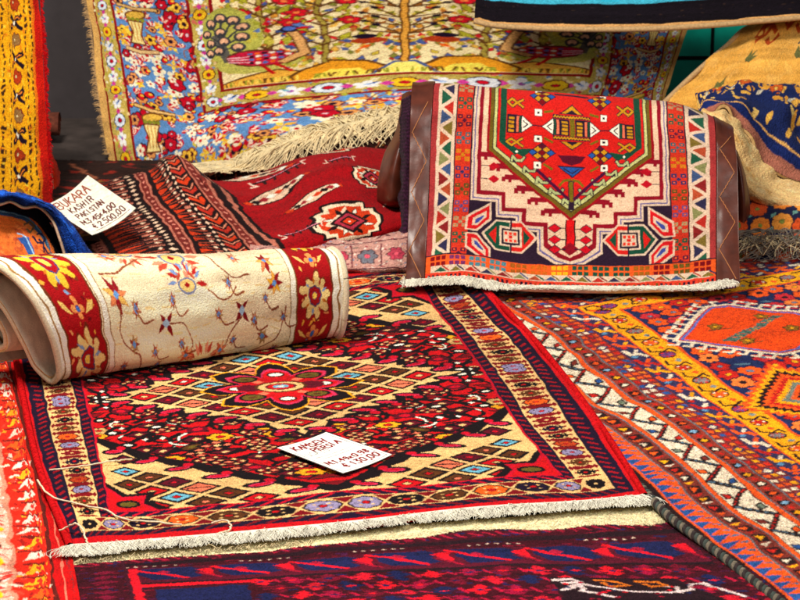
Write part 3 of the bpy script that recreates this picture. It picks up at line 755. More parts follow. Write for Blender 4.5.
def design_bokhara():
    # x: 0..46 striped end panel, 46..100 red field with guls;  y along the stripes
    W, H = 100, 80; cv = Cv(W, H, 7, (152, 4, 14)); r = np.random.default_rng(8)
    cv.rect(0, 0, 47, H, (104, 30, 22))
    bands = [(0, 5, 'comb'), (5, 9, 'stripe'), (9, 20, 'teeth'), (20, 23, 'dots'), (23, 28, 'stripe'), (28, 35, 'teeth'), (35, 37, 'dots'), (37, 42, 'chev'), (42, 47, 'stripe')]
    bk = (26, 8, 10); br = (112, 34, 28); og = (200, 54, 16); ltn = (180, 104, 84)
    for a, b, k in bands:
        if k == 'teeth':
            cv.rect(a, 0, b, H, bk)
            for i, y in enumerate(np.arange(0, H, 3.2)):
                for dx in (0,):
                    cv.poly([(a + .6, y), (a + (b - a) * .62, y + 1.1), (a + .6, y + 2.1)], og); cv.line([(a + (b - a) * .66, y + 1.5), (b - .4, y + 1.5)], .7, ltn)
                    cv.line([(a + 1, y + 2.7), (b - .8, y + 2.7)], .45, (150, 60, 40)); cv.dia(b - 1.6, y + 3.4, .8, .6, (236, 200, 170))
        elif k == 'dots':
            cv.rect(a, 0, b, H, bk)
            for y in np.arange(0, H, 2.2): cv.dia((a + b) / 2, y, (b - a) * .36, .7, (230, 190, 160))
        elif k == 'chev':
            cv.rect(a, 0, b, H, bk)
            for i, y in enumerate(np.arange(-2, H, 4.4)):
                m = (a + b) / 2; cv.line([(a, y + 2.4), (m, y), (b, y + 2.4)], 1.2, og if i % 2 else (176, 40, 24)); cv.line([(a, y + 4.2), (m, y + 1.9), (b, y + 4.2)], .45, (216, 130, 100))
        elif k == 'stripe':
            cv.rect(a, 0, b, H, br); cv.rect(a, 0, a + .7, H, bk); cv.rect(a + .8, 0, a + 1.5, H, ltn); cv.rect(b - .7, 0, b, H, bk); cv.rect(b - 1.5, 0, b - .8, H, ltn)
            for y in np.arange(0, H, 2.6): cv.dia((a + b) / 2, y, .6, .6, (214, 130, 110))
        else:
            cv.rect(a, 0, b, H, br)
            for y in np.arange(0, H, 2.4): cv.line([(a, y), (b, y + 1)], .6, bk)
    cv.rect(47, 0, 48, H, bk); cv.rect(48, 0, 49, H, ltn); cv.rect(49, 0, 50, H, bk)
    # guls in the field
    def gul(x, y, s, sq=1.0):
        o = [(-8, -1), (-8, 1), (-6.6, 2.2), (-6.6, 3.6), (-4.4, 3.6), (-4.4, 5), (4.4, 5), (4.4, 3.6), (6.6, 3.6), (6.6, 2.2), (8, 1), (8, -1), (6.6, -2.2), (6.6, -3.6), (4.4, -3.6), (4.4, -5), (-4.4, -5), (-4.4, -3.6), (-6.6, -3.6), (-6.6, -2.2)]
        P_ = lambda f: [(x + a * s * f, y + b * s * f * sq) for a, b in o]
        cv.poly(P_(1.12), bk); cv.poly(P_(1.0), (240, 214, 180)); cv.poly(P_(.84), og); cv.poly([(x - 5.6 * s, y), (x, y - 4 * s * sq), (x, y + 4 * s * sq)], (236, 200, 170))
        for q in range(8):
            a = q * math.pi / 4 + .4; cv.leaf(x + 3.4 * s * math.cos(a), y + 2.2 * s * sq * math.sin(a), x + 6.2 * s * math.cos(a), y + 3.8 * s * sq * math.sin(a), 1.0 * s, 'white' if q % 2 else bk, bk, .3)
        cv.dia(x, y, 4.6 * s, 3.3 * s * sq, bk); cv.dia(x, y, 3.7 * s, 2.5 * s * sq, (166, 40, 60)); cv.dia(x, y, 2.4 * s, 1.6 * s * sq, bk); cv.dia(x, y, 1.6 * s, 1.0 * s * sq, og); cv.dia(x, y, .6, .4, 'white')
    for gx, gy, s in ((71, 15, 1.45), (86, 40, .9), (80, 66, 1.0)): gul(gx, gy, s, 1.25)
    def cross(x, y):
        for d in (-3.4, -1.4, 1.4, 3.4):
            cv.line([(x + d - .2, y - 1.9), (x + d + .4, y + 1.9)], .6, bk)
        cv.line([(x - 5, y), (x + 5, y)], .9, bk); cv.line([(x - 4, y + .5), (x + 4.4, y + .5)], .4, (214, 130, 150))
        cv.line([(x - 6.4, y - 1.6), (x - 5.2, y - 1.6), (x - 5.2, y + 1.4)], .5, (230, 190, 170)); cv.line([(x + 6.4, y + 1.6), (x + 5.2, y + 1.6), (x + 5.2, y - 1.4)], .5, (230, 190, 170))
    for (x0, y0, x1, y1) in ((51, 43, 66, 47), (57, 31, 73, 34), (52, 66, 66, 58)):
        cv.leaf(x0, y0, x1, y1, 6, (226, 190, 160), bk, .8)
        for q in range(9): t = (q + .5) / 9; xx = x0 + (x1 - x0) * t; yy = y0 + (y1 - y0) * t; cv.dia(xx, yy, 1.1, 1.2, [og, bk, (150, 30, 40), 'white'][q % 4])
    for x, y in ((57, 17), (78, 53), (92, 24), (62, 56), (66, 74), (84, 78)): cross(x, y)
    return cv


def design_tribal():
    # right-hand rug.  x: cm from its corded side, y: cm from its far end
    W, H = 136, 215; cv = Cv(W, H, 5, 'navy'); r = np.random.default_rng(21)
    og = (236, 84, 22); bl = (36, 78, 140); nb = (28, 40, 84); ye = (240, 160, 14); wh = (228, 208, 180); gy = (96, 106, 112); dr = (190, 30, 20); bk = (34, 16, 18)
    TOP = 32.0   # y where the yellow band's outer line runs along x
    cv.rect(0, 0, W, H, bk)
    off = [(2.6, og), (8.0, gy), (8.5, (120, 44, 34)), (12.6, gy), (13.1, og), (14, bk), (14.2, wh), (20.2, bk), (20.5, og), (21.6, gy), (22, (140, 48, 34)), (25.4, gy), (25.9, (120, 40, 40)), (31, (50, 44, 80)), (36, og), (36.5, ye), (43.6, og), (44.4, nb)]
    for x, c_ in off:
        cv.poly([(x, H), (x, max(x - 36 + TOP, -1)), (W, max(x - 36 + TOP, -1)), (W, H)], c_)
    # side runs (x = const bands) and end runs (y = const bands): draw with a mapper
    def run(a, n, fn, L=None):
        """fn(P, i) draws in (s along, t across from a)"""
        for mode in (0, 1):
            y0 = max(a - 36 + TOP, 0)
            for i in range(n[mode]):
                if mode == 0: Pm = lambda s, t, i=i: (a + t, y0 + s)
                else: Pm = lambda s, t, i=i: (a + s, y0 + t)
                if mode == 1 and a - 36 + TOP < 0: continue
                fn(Pm, i)
    def saw(P, i):
        s = i * 3.0; cv.poly([P(s, .4), P(s + 3.0, .4), P(s + 1.2, 3.9)], bl); cv.poly([P(s + 1.8, 3.0), P(s + 3.0, 4.6), P(s + 2.2, 5.0)], (70, 100, 130))
    run(2.8, (71, 0), saw)
    def small(P, i):
        s = 1 + i * 5.0; cc = [ye, dr, wh, og]
        cv.poly([P(s, .6), P(s + 3.0, .5), P(s + 3.4, 3.2), P(s + .6, 3.5)], bk); cv.poly([P(s + .6, 1.0), P(s + 2.6, 1.2), P(s + 1.4, 2.9)], cc[i % 4]); cv.poly([P(s + 3.6, .6), P(s + 4.6, 1.6), P(s + 3.7, 3)], cc[(i + 2) % 4])
    run(8.6, (43, 24), small)
    def meander(P, i):
        L = 6.2; s = i * L; k = i % 2
        a, b = (.5, 5.5) if k else (5.5, .5)
        cv.line([P(s, a), P(s + L * .35, 3 + (a - 3) * .35), P(s + L * .65, 3 - (a - 3) * .35), P(s + L, b)], 1.25, bk)
        cv.line([P(s + .2, a), P(s + L * .35, 3 + (a - 3) * .3), P(s + L * .65, 3 - (a - 3) * .3), P(s + L - .2, b)], .5, [dr, (80, 110, 130)][k])
        for q in range(4):
            t = .2 + q * .2; y_ = a + (b - a) * t; p1 = P(s + L * t, y_); p2 = P(s + L * t + 1.6, y_ + (.5 if k else -.5)); cv.line([p1, p2], .55, bk)
        c_ = [og, bl, dr, (110, 120, 100), (120, 40, 30)][i % 5]; y_ = 4.6 if k else 1.4
        x1 = s + L * .12
        cv.poly([P(x1 - .6, y_ - 1.1 if not k else y_ + 1.1), P(x1 + 2.0, y_ - 1.2 if not k else y_ + 1.2), P(x1 + 2.6, y_ + (1 if not k else -1)), P(x1 + .4, y_ + (.8 if not k else -.8))], bk)
        cv.poly([P(x1 - .1, y_ - .7 if not k else y_ + .7), P(x1 + 1.7, y_ - .8 if not k else y_ + .8), P(x1 + 1.9, y_ + (.5 if not k else -.5)), P(x1 + .7, y_ + (.4 if not k else -.4))], c_)
    run(14.2, (36, 20), meander)
    run(22.0, (43, 22), lambda P, i: (cv.poly([P(1 + i * 5, .5), P(3.6 + i * 5, .4), P(3.2 + i * 5, 3), P(1.2 + i * 5, 2.6)], bk), cv.dia(*P(2.3 + i * 5, 1.7), .9, .9, [ye, wh, og, (120, 160, 190)][i % 4]), cv.dia(*P(4.8 + i * 5, 1.7), .7, 1.1, dr)))
    def check(P, i):
        s = i * 2.6
        for t in (0.1, 1.8, 3.5):
            c_ = [dr, bl, wh, og, og, ye, (210, 110, 30), (210, 40, 20), og, dr][r.integers(0, 10)]
            cv.poly([P(s + .2, t), P(s + 1.7, t + .1), P(s + 2.2, t + 1.3), P(s + .6, t + 1.2)], c_)
        if i % 5 == 0: cv.dia(*P(s + 1.5, 2.6), 1.7, 1.7, nb); cv.dia(*P(s + 1.5, 2.6), 1.1, 1.1, wh if i % 2 else ye)
    run(25.9, (80, 44), check)
    def fig(P, i):
        s = 1 + i * 5.6; c1 = [og, og, wh, dr, ye][i % 5]
        cv.line([P(s, .7), P(s + 2.4, 1.2), P(s + 2.8, 3.4), P(s + 4.4, 4.2)], 1.2, c1); cv.line([P(s + .4, 3.6), P(s + 1.8, 2.6)], .9, [ye, wh, og][i % 3]); cv.dia(*P(s + 3.9, 1.5), .9, .9, [dr, (90, 140, 180), og][i % 3])
    run(31.2, (36, 18), fig)
    def chain(P, i):
        s = 1 + i * 8.5; m = 3.4
        cv.line([P(s, 1.2), P(s + 2.6, .9), P(s + 3.6, 3.4), P(s + 2.4, 5.6), P(s + 4.4, 6.2)], .65, bk)
        c1 = [(110, 60, 120), dr, (130, 120, 120), og][i % 4]
        x_, y_ = P(s + 5.6, m); x2, y2 = P(s + 1.0, m + 1)
        cv.ell(x_, y_, 2.2, 2.0, bk); cv.ell(x_, y_, 1.8, 1.6, c1)
        for q in range(6): a = q * 1.047; cv.dia(x_ + 1.3 * math.cos(a), y_ + 1.3 * math.sin(a), .45, .45, [wh, ye][q % 2] if i % 2 else dr)
        cv.dia(x2, y2, 1.0, 1.0, [og, (120, 130, 130)][i % 2])
    run(36.5, (22, 11), chain)
    # navy field with small rosettes
    for (x, y) in [(x + r.uniform(-.7, .7), y + r.uniform(-.7, .7)) for x in np.arange(48, 134, 5.4) for y in np.arange(43, 212, 5.2)]:
        if r.random() < .85: cv.flower(x, y, 2.9, 6, [og, dr, (236, 120, 50), (200, 40, 50)][r.integers(0, 4)], [ye, bk, (110, 120, 140)][r.integers(0, 3)], (40, 14, 40), ow=.3, cw=.25)
        else: cv.leaf(x - 2, y, x + 2, y + 1, 1.3, (80, 110, 130))
    # hexagon medallions with hooked white outline
    def med(cx, cy, rx, ry, flat, ci):
        def hx(o): return [(cx - rx + o * 1.25, cy), (cx - flat + o * .2, cy - ry + o), (cx + flat - o * .2, cy - ry + o), (cx + rx - o * 1.25, cy), (cx + flat - o * .2, cy + ry - o), (cx - flat + o * .2, cy + ry - o)]
        cv.poly(hx(-1.2), nb)
        hh = hx(0); n = 7
        for q in range(6):
            a = np.array(hh[q]); b = np.array(hh[(q + 1) % 6]); d = (b - a); L = math.hypot(*d); d /= L; nn = np.array([d[1], -d[0]])
            k = int(L / 3.2)
            for i in range(k):
                p = a + d * (i + .5) * L / k
                cv.line([p, p + nn * 2.6, p + nn * 2.6 + d * 1.7], 1.0, wh)
        cv.poly(hx(0), wh); cv.poly(hx(1.2), dr); cv.poly(hx(1.7), (90, 110, 180)); cv.poly(hx(2.5), wh if ci == 9 else (226, 60, 20)); cv.poly(hx(3.0), (232, 70, 12))
        for q in np.arange(-3, 4):
            cv.dia(cx + q * 2.9, cy + q * 1.5 * 0 - q * 1.6, 2.0, 1.7, (70, 110, 100)); cv.dia(cx + q * 2.9, cy - q * 1.6, 1.2, 1.0, [ye, (60, 60, 40)][q % 2])
            cv.rect(cx + q * 2.9 - 2.1, cy - q * 1.6 - .5, cx + q * 2.9 + 2.1, cy - q * 1.6 + .5, (80, 110, 100))
        for sx, sy in ((-8, -4), (8, 4), (6, -7), (-6, 7)):
            cv.flower(cx + sx, cy + sy, 1.9, 5, (150, 100, 20), ye, (90, 50, 20), ow=.25); cv.line([(cx + sx - 3, cy + sy + 1.6), (cx + sx + 3, cy + sy + 2.2)], .4, (90, 60, 30))
    med(36 + 31, 40 + 26, 22, 19, 3, 0)
    def serrated(cx, cy, rx, ry):
        for k, c_ in enumerate([og, ye, bk, og, dr, ye, (110, 120, 110), og, bk, ye]):
            f = 1 - k * .1; pts = []
            for q in range(4):
                a0 = [(1, 0), (0, 1), (-1, 0), (0, -1)][q]; a1 = [(0, 1), (-1, 0), (0, -1), (1, 0)][q]
                m = 9
                for i in range(m):
                    t = i / m; x = a0[0] * (1 - t) + a1[0] * t; y = a0[1] * (1 - t) + a1[1] * t; t2 = (i + .5) / m
                    x2 = a0[0] * (1 - t2) + a1[0] * t2; y2 = a0[1] * (1 - t2) + a1[1] * t2
                    pts += [(cx + x * rx * f, cy + y * ry * f), (cx + x2 * rx * f * .9, cy + y2 * ry * f * .9)]
            cv.poly(pts, c_)
    serrated(58, 107, 19, 20); serrated(92, 102, 18, 20); serrated(60, 140, 15, 18); serrated(94, 146, 18, 24); serrated(60, 182, 15, 18); serrated(112, 60, 16, 20)
    return cv


def design_front():
    W, H = 100, 60; cv = Cv(W, H, 8, (60, 8, 22)); r = np.random.default_rng(4)   # y = 0 far edge (cream web), y up = towards viewer
    mar = (92, 10, 30); nb = (24, 28, 70); rd = (222, 16, 34); bk = (34, 14, 22)
    for i in range(1500):
        x = r.uniform(0, 100); y = r.uniform(4, 60); cv.rect(x, y, x + r.uniform(.5, 1.8), y + .5, [mar, nb, (120, 10, 36), bk, (70, 20, 60)][i % 5])
    for x in np.arange(0, 100, 1.5): cv.dia(x, 11.8, .45, .3, (200, 170, 150)) if int(x / 9) % 2 else None
    for x in np.arange(1, 100, 2.2): cv.line([(x, 6.4), (x + 1.3, 8.0)], .6, (150, 16, 44))
    # broad band: navy blocks with red arrows
    cv.rect(9, 9.2, 97, 11.0, bk)
    cv.rect(9, 13.2, 96, 22, (80, 12, 32))
    for i, x in enumerate(np.arange(11, 96, 12.2)):
        cv.poly([(x, 13.6), (x + 8, 13.6), (x + 9.5, 15.5), (x + 8, 17.2), (x + 9, 19), (x + 6, 20.5), (x + 1, 20.2), (x - .5, 17)], nb)
        cv.line([(x - 1, 14), (x + 2.6, 17), (x + 6.6, 20)], .9, rd); cv.poly([(x + 8.2, 15.6), (x + 11, 14.6), (x + 10.8, 19.2)], rd); cv.line([(x + 9, 17.4), (x + 11.6, 20.4)], .7, (150, 14, 40))
        cv.dia(x + 3, 16, 1.2, 1.2, (160, 20, 50))
    cv.rect(9, 22, 96, 23, bk)
    for j, y in enumerate(np.arange(25, 60, 4.2)):
        for i, x in enumerate(np.arange(28 + (j % 2) * 2.6, 95, 5.2)):
            c1 = [rd, (150, 10, 50), (110, 10, 36), (196, 20, 40), nb][(i + 2 * j) % 5]
            for q in range(3): cv.dia(x + r.uniform(-.4, .4), y - 1.4 + q * 1.2, 2.2 - abs(q - 1) * .9 + r.uniform(-.3, .3), .9, c1)
            cv.dia(x, y - .2, .8, .5, [nb, rd][(i + j) % 2]); cv.line([(x + 2.2, y - 1), (x + 3.2, y + .6)], .6, (170, 14, 50))
    cv.rect(9, 13, 10.4, 60, rd); cv.rect(10.4, 23, 27, 24.4, rd)
    cv.rect(12, 26, 26, 60, nb)
    # hooked white ornament at right
    wx = (214, 190, 186)
    cv.poly([(70, 28), (88, 28), (93, 40), (70, 44)], bk)
    for s in (0, 1):
        cv.line([(70.5, 29.4), (73.5, 28.9), (73.9, 30.2), (71.6, 30.6)], .8, wx); cv.line([(74, 31), (77, 32.6), (80.5, 34.4), (85, 34.6), (89, 33)], .8, wx)
        cv.line([(89, 33), (89.6, 30.6), (91.4, 30.2), (92.8, 33.4), (95, 36)], .8, wx); cv.line([(70.6, 33.2), (74, 31), (73, 34), (77, 36.6)], .8, wx); cv.line([(86.4, 34.6), (87, 32), (85, 31.6)], .6, wx)
    for s in (0, 5.4): cv.line([(76.5 + s, 29.2), (79.4 + s, 29.6), (80.4 + s, 31.3), (78 + s, 31.8), (77.2 + s, 30.4)], .75, (206, 104, 24))
    for i in range(50): x = r.uniform(71, 92); y = r.uniform(30, 44); cv.dia(x, y, .5, .4, [(150, 10, 40), rd, nb][i % 3])
    for i, y in enumerate(np.arange(14, 60, 3)): cv.dia(4.8, y, 2, 1.1, (110, 12, 40)); cv.dia(98, y, 1.2, 1.1, (170, 16, 40))
    for x in (0, 8.2): cv.rect(x, 4, x + .8, 60, (60, 14, 30))
    # uneven cream web end
    edge = 6.5 + vnoise(1, cv.a.shape[1], 1, 14)[0] * .7 + rng.standard_normal(cv.a.shape[1]) * .15
    yy = (np.arange(cv.a.shape[0]) + .5) / cv.k
    cv.a[yy[:, None] < edge[None]] = (226, 208, 160)
    return cv


def design_roll():
    W, H = 100, 90; cv = Cv(W, H, 7, (248, 228, 188)); r = np.random.default_rng(9)
    rd = (160, 14, 20); br = (150, 110, 60); wh = (250, 240, 214)
    for i in range(500): x = r.uniform(18, 82); y = r.uniform(0, H); cv.rect(x, y, x + r.uniform(1, 5), y + .3, [(238, 212, 156), (250, 232, 190), (230, 200, 140)][i % 3])
    for a, b in ((0, 1),):
        cv.rect(0, 0, 4.4, H, wh); cv.rect(95, 0, 100, H, wh)
        for x in (2.2, 97.6): cv.rect(x, 0, x + .5, H, br)
    for x0 in (5, 83):
        cv.rect(x0 - .6, 0, x0 + 12.6, H, (110, 50, 20)); cv.rect(x0, 0, x0 + 12, H, rd)
        for i in range(100):
            x = x0 + r.uniform(.6, 11); y = r.uniform(0, H); cv.leaf(x, y, x + r.uniform(-1.6, 1.6), y + r.uniform(-1.4, 1.4), .9, [(236, 170, 60), (240, 190, 90), (238, 150, 90), (120, 160, 200)][i % 4] if r.random() > .3 else (110, 10, 16))
        for i, y in enumerate(np.arange(3.5, H, 17)):
            y = y + (0 if x0 > 50 else 7.5); x = x0 + 6; c_ = (244, 186, 50) if i % 2 else (240, 204, 130)
            t = np.linspace(0, 6.283, 145)[:-1]; rr = 5.1 * (1 + .17 * np.sign(np.sin(t * 9 + i)) * np.abs(np.sin(t * 9 + i)) ** .5 + .07 * np.sin(t * 4)); rr2 = rr * .98
            cv.poly(np.stack([x + rr * np.cos(t) * .98, y + rr2 * np.sin(t)], 1), (120, 40, 20)); cv.poly(np.stack([x + rr * .9 * np.cos(t), y + rr2 * .9 * np.sin(t)], 1), c_)
            cv.flower(x, y, 2.3, 8, rd, (246, 200, 80), (40, 60, 110), ow=.25, cw=.4)
            for q in range(9): a = q * .698 + .4; cv.leaf(x + 2.6 * math.cos(a), y + 2.6 * math.sin(a), x + 4.5 * math.cos(a), y + 4.5 * math.sin(a), .8, [(196, 110, 30), (170, 40, 24), (120, 150, 190)][q % 3])
            cv.flower(x, y + 8.5, 2.2, 4, (240, 150, 80), (60, 110, 190), rd, ow=.2); cv.leaf(x - 5, y + 7, x - 2, y + 9.6, 1.2, (244, 200, 110)); cv.leaf(x + 5, y + 7, x + 2, y + 9.6, 1.2, (244, 200, 110))
    for x in (17.8, 80.4): cv.rect(x, 0, x + 2.2, H, wh); cv.rect(x, 0, x + .3, H, br); cv.rect(x + 2, 0, x + 2.3, H, br)
    # sparse vines and palmettes on the ivory ground
    vc = (140, 70, 40)
    def vine(p, n=24): q = smoothline([(a, b, 0) for a, b in p], n)[:, :2]; cv.line(q, .38, vc)
    def spray(x, y, s=1., cols=None):
        cols = cols or [(150, 20, 30), (226, 130, 80), (236, 180, 90)]
        for q in range(7):
            a = q * .9 + x; cv.leaf(x, y, x + 2.8 * s * math.cos(a), y + 2.8 * s * math.sin(a), 1.1 * s, cols[q % 3], vc, .12)
        cv.dia(x, y, .8, .8, (100, 150, 210))
    def bug(x, y):
        for a in (.9, 2.4, 4.0, 5.4): cv.leaf(x, y, x + 3.4 * math.cos(a), y + 3.0 * math.sin(a), 1.3, (130, 16, 24))
        cv.dia(x, y, 1.1, 1.1, (170, 200, 226))
    def palm(x, y, s, up=1, cc=((226, 140, 110), (250, 226, 180), (190, 70, 50))):
        for q in range(15):
            a = q * .2244; cv.leaf(x + 3 * s * math.cos(a), y + up * 3 * s * math.sin(a), x + 6.6 * s * math.cos(a), y + up * 5.6 * s * math.sin(a), 1.1 * s, cc[q % 3], (190, 120, 80), .1)
        cv.ell(x, y + .6, 3.0 * s, 2.0 * s, (120, 130, 160)); cv.ell(x, y + .6, 2.4 * s, 1.5 * s, (240, 200, 120)); cv.dia(x, y + .6, 1 * s, .8 * s, rd)
    for o in (12, 56):
        palm(46, 14 + o, 1.25, 1); palm(47, 21 + o, .95, -1, ((180, 30, 30), (250, 230, 190), (120, 150, 200))); palm(33, 12 + o, 1.0)
        spray(24, 22.5 + o, 1.25); bug(38, 28 + o); bug(64, 27 + o); spray(74, 17 + o, 1.1); spray(75.5, 22 + o, 1.0, [(150, 20, 30), (236, 170, 40), (230, 160, 60)])
        vine([(39, 28 + o), (45, 29 + o), (47, 33 + o), (44, 37 + o)]); vine([(64, 28 + o), (60, 31 + o), (58, 35 + o)]); vine([(79, 27 + o), (76, 33 + o), (69, 37 + o)])
        vine([(24, 24 + o), (23, 30 + o), (29, 34 + o), (32, 39 + o)]); vine([(22, 19 + o), (30, 18 + o), (36, 15 + o)]); vine([(56, 14 + o), (60, 19 + o), (68, 20 + o)]); vine([(53, 22 + o), (58, 24 + o), (63, 22 + o)])
        palm(51, 38 + o, 1.1, -1); cv.ell(50, 39 + o, 3.4, 1.8, (60, 80, 120)); cv.ell(50, 39 + o, 2.6, 1.3, (240, 190, 40)); bug(32, 39 + o); spray(45, 35 + o, .9, [(226, 130, 90), (206, 100, 60), (236, 170, 120)]); spray(57, 35 + o, .9, [(226, 130, 90), (206, 100, 60), (236, 170, 120)])
        for (x_, y_, s_) in ((29, 25, .6), (34, 33, .6), (41, 24, .55), (43, 32, .5), (56, 27, .6), (60, 21, .55), (61, 33, .5), (68, 29, .6), (72, 25, .5), (78, 29, .55), (24, 36, .6), (36, 37, .5), (65, 38, .6), (76, 37, .6)):
            spray(x_, y_ + o, s_, [(206, 130, 90), (190, 150, 90), (160, 60, 40)]); vine([(x_, y_ + o), (x_ + 2, y_ + 2.4 + o), (x_ + 5, y_ + 2 + o)], 10)
        spray(27, 31 + o, .7, [(160, 130, 80), (190, 150, 90), (150, 60, 40)]); spray(71, 33 + o, .7, [(160, 130, 80), (190, 150, 90), (150, 60, 40)]); spray(28, 14 + o, .9, [(230, 150, 110), (240, 190, 150), (200, 90, 60)]); spray(65, 15 + o, .9, [(230, 150, 110), (240, 190, 150), (200, 90, 60)])
    return cv


def design_border_rug(kind):
    r = np.random.default_rng(31)
    if kind == 'yellow':       # x from left, wide gold border with x figures, red side fringe
        cv = Cv(30, 80, 10, (236, 176, 24)); cv.rect(0, 0, 7, 80, (150, 170, 130))
        for i in range(260): x = r.uniform(0, 6.5); y = r.uniform(0, 80); cv.leaf(x, y, x + r.uniform(-1, 1), y + r.uniform(-1, 1), .6, [(240, 190, 40), (90, 130, 150), (220, 120, 40), (240, 220, 160), (90, 70, 30)][i % 5])
        cv.rect(6.2, 0, 7.2, 80, (214, 60, 20)); cv.rect(7.2, 0, 30, 80, (240, 166, 18))
        for q in range(500): x = r.uniform(7.4, 25); y = r.uniform(0, 80); cv.rect(x, y, x + r.uniform(.2, .6), y + r.uniform(.3, 1.4), [(246, 190, 30), (232, 140, 14), (214, 110, 20), (248, 206, 60)][q % 4]); cv.rect(26.0, 0, 30, 80, (222, 30, 14)); cv.rect(24.8, 0, 26, 80, (240, 120, 20))
        for x in (8.6, 11.2, 22.2, 24.4):
            for y in np.arange(0, 80, 1.7): cv.rect(x - .3, y, x + .3, y + 1.1, (60, 34, 20))
        for i, y in enumerate(np.arange(1.5, 80, 5.1)):
            c_ = ['dnav', 'rust', 'dnav', (150, 110, 60)][i % 4]
            if i % 2: cv.flower(16.8, y, 3.3, 8, c_, (240, 220, 160), (120, 40, 20), sy=.6, cw=.22)
            else:
                cv.line([(13.2, y - 1.8), (20.4, y + 1.8)], 1.5, c_); cv.line([(13.2, y + 1.8), (20.4, y - 1.8)], 1.5, c_); cv.line([(14, y - 1.4), (19.6, y + 1.4)], .4, (236, 130, 40)); cv.dia(16.8, y, 1, .6, 'white')
        return cv
    if kind == 'warm':         # pale rug at the lower left, red side
        cv = Cv(30, 90, 9, (222, 172, 148))
        for i in range(900): x = r.uniform(0, 11); y = r.uniform(0, 90); cv.leaf(x, y, x + r.uniform(.4, 3), y + r.uniform(-.8, .8), .8, [(226, 206, 190), (206, 110, 84), (230, 200, 180), (190, 90, 76), (206, 40, 32), (232, 214, 200), (222, 180, 160)][i % 7])
        for i, y in enumerate(np.arange(3, 90, 9)): cv.ell(8.6, y, 1.7, 1.3, (240, 180, 20)); cv.ell(8.6, y, .8, .6, 'rust'); cv.ell(8.6, y + 4.5, 1.6, 1.1, (110, 26, 20)); cv.rect(0, y + 2, 10, y + 2.5, (214, 60, 50))
        cv.rect(10.8, 0, 11.4, 90, (200, 130, 104)); cv.rect(11.4, 0, 22.2, 90, (214, 36, 18)); cv.rect(22.2, 0, 23.8, 90, (96, 26, 18)); cv.rect(23.8, 0, 30, 90, (196, 10, 12)); cv.rect(25.9, 0, 26.5, 90, (226, 120, 96))
        for i in range(520): x = r.uniform(11.8, 21.4); y = r.uniform(0, 90); cv.leaf(x, y, x + r.uniform(-2, 2), y + r.uniform(-1.4, 1.4), .8, [(226, 200, 178), (226, 96, 50), (230, 150, 30), (150, 20, 16), (200, 60, 40)][i % 5])
        for i, y in enumerate(np.arange(0, 90, 3.6)):
            c_ = [(226, 204, 186), (230, 160, 24), (220, 190, 170), (220, 90, 24)][int(r.integers(0, 4))]; y += r.uniform(-.6, .6); x = 16.6 + r.uniform(-.8, .8)
            cv.poly([(x - 4, y), (x - 1, y + r.uniform(.2, 1)), (x + 3.6, y + .6), (x + 1, y + 2.6), (x - 1.4, y + 3)], c_); cv.dia(x, y + 1.4, 1.1, .8, (206, 40, 30)); cv.line([(x - 4, y + 3), (x + 3.6, y + 2.2)], .5, (110, 20, 16))
        return cv
    if kind == 'navyflower':
        cv = Cv(60, 50, 9, (28, 30, 66)); cv.mirror('')
        for i, (x, y) in enumerate([(x + r.uniform(-2, 2), y + r.uniform(-2, 2)) for x in np.arange(5, 60, 11) for y in np.arange(5, 50, 11)]):
            cv.flower(x, y, 5.2, 8, [(238, 130, 44), (214, 80, 30), (240, 150, 60)][i % 3], (130, 140, 60), (60, 30, 40), r.uniform(0, 1), ow=.3, cw=.22)
            cv.leaf(x + 5, y + 4, x + 8, y + 8, 2.4, (110, 160, 150))
        return cv
    if kind == 'goldnavy':     # y 0 = inner rolled edge
        cv = Cv(100, 40, 8, (24, 38, 88))
        for i in range(150): x = r.uniform(0, 100); y = r.uniform(9, 40); cv.ell(x, y, r.uniform(1.5, 3.8), r.uniform(.9, 2.0), [(236, 178, 76), (228, 160, 56), (240, 196, 110)][i % 3], r.uniform(0, 3))
        for i, x in enumerate(np.arange(6, 100, 8.5)):
            y = 20 + 7 * (i % 2); nb_ = (24, 38, 92)
            t0 = np.linspace(.3, 5.2, 16); t = t0 + i; cv.line(np.stack([x + 4.2 * np.cos(t) * (1 - t0 / 9), y + 5.6 * np.sin(t) * (1 - t0 / 9)], 1), 1.3, nb_)
            for q in range(3): cv.leaf(x + 4, y - 4, x + 4 + 5 * math.cos(q * .9 + i), y - 4 + 5 * math.sin(q * .9 + i), 2.0, nb_)
            cv.flower(x + 6.5, 34 - 8 * (i % 2), 3.6, 6, (214, 96, 30), (240, 190, 90), (130, 50, 20), ow=.35); cv.leaf(x - 3, 34 - 14 * (i % 2), x + 1, 38 - 14 * (i % 2), 2.2, (206, 196, 170), nb_, .3)
        cv.rect(0, 0, 100, 3.8, (170, 104, 84)); cv.rect(0, 3.8, 100, 6.8, (22, 38, 96)); cv.rect(0, 6.8, 100, 7.4, (238, 180, 100))
        return cv
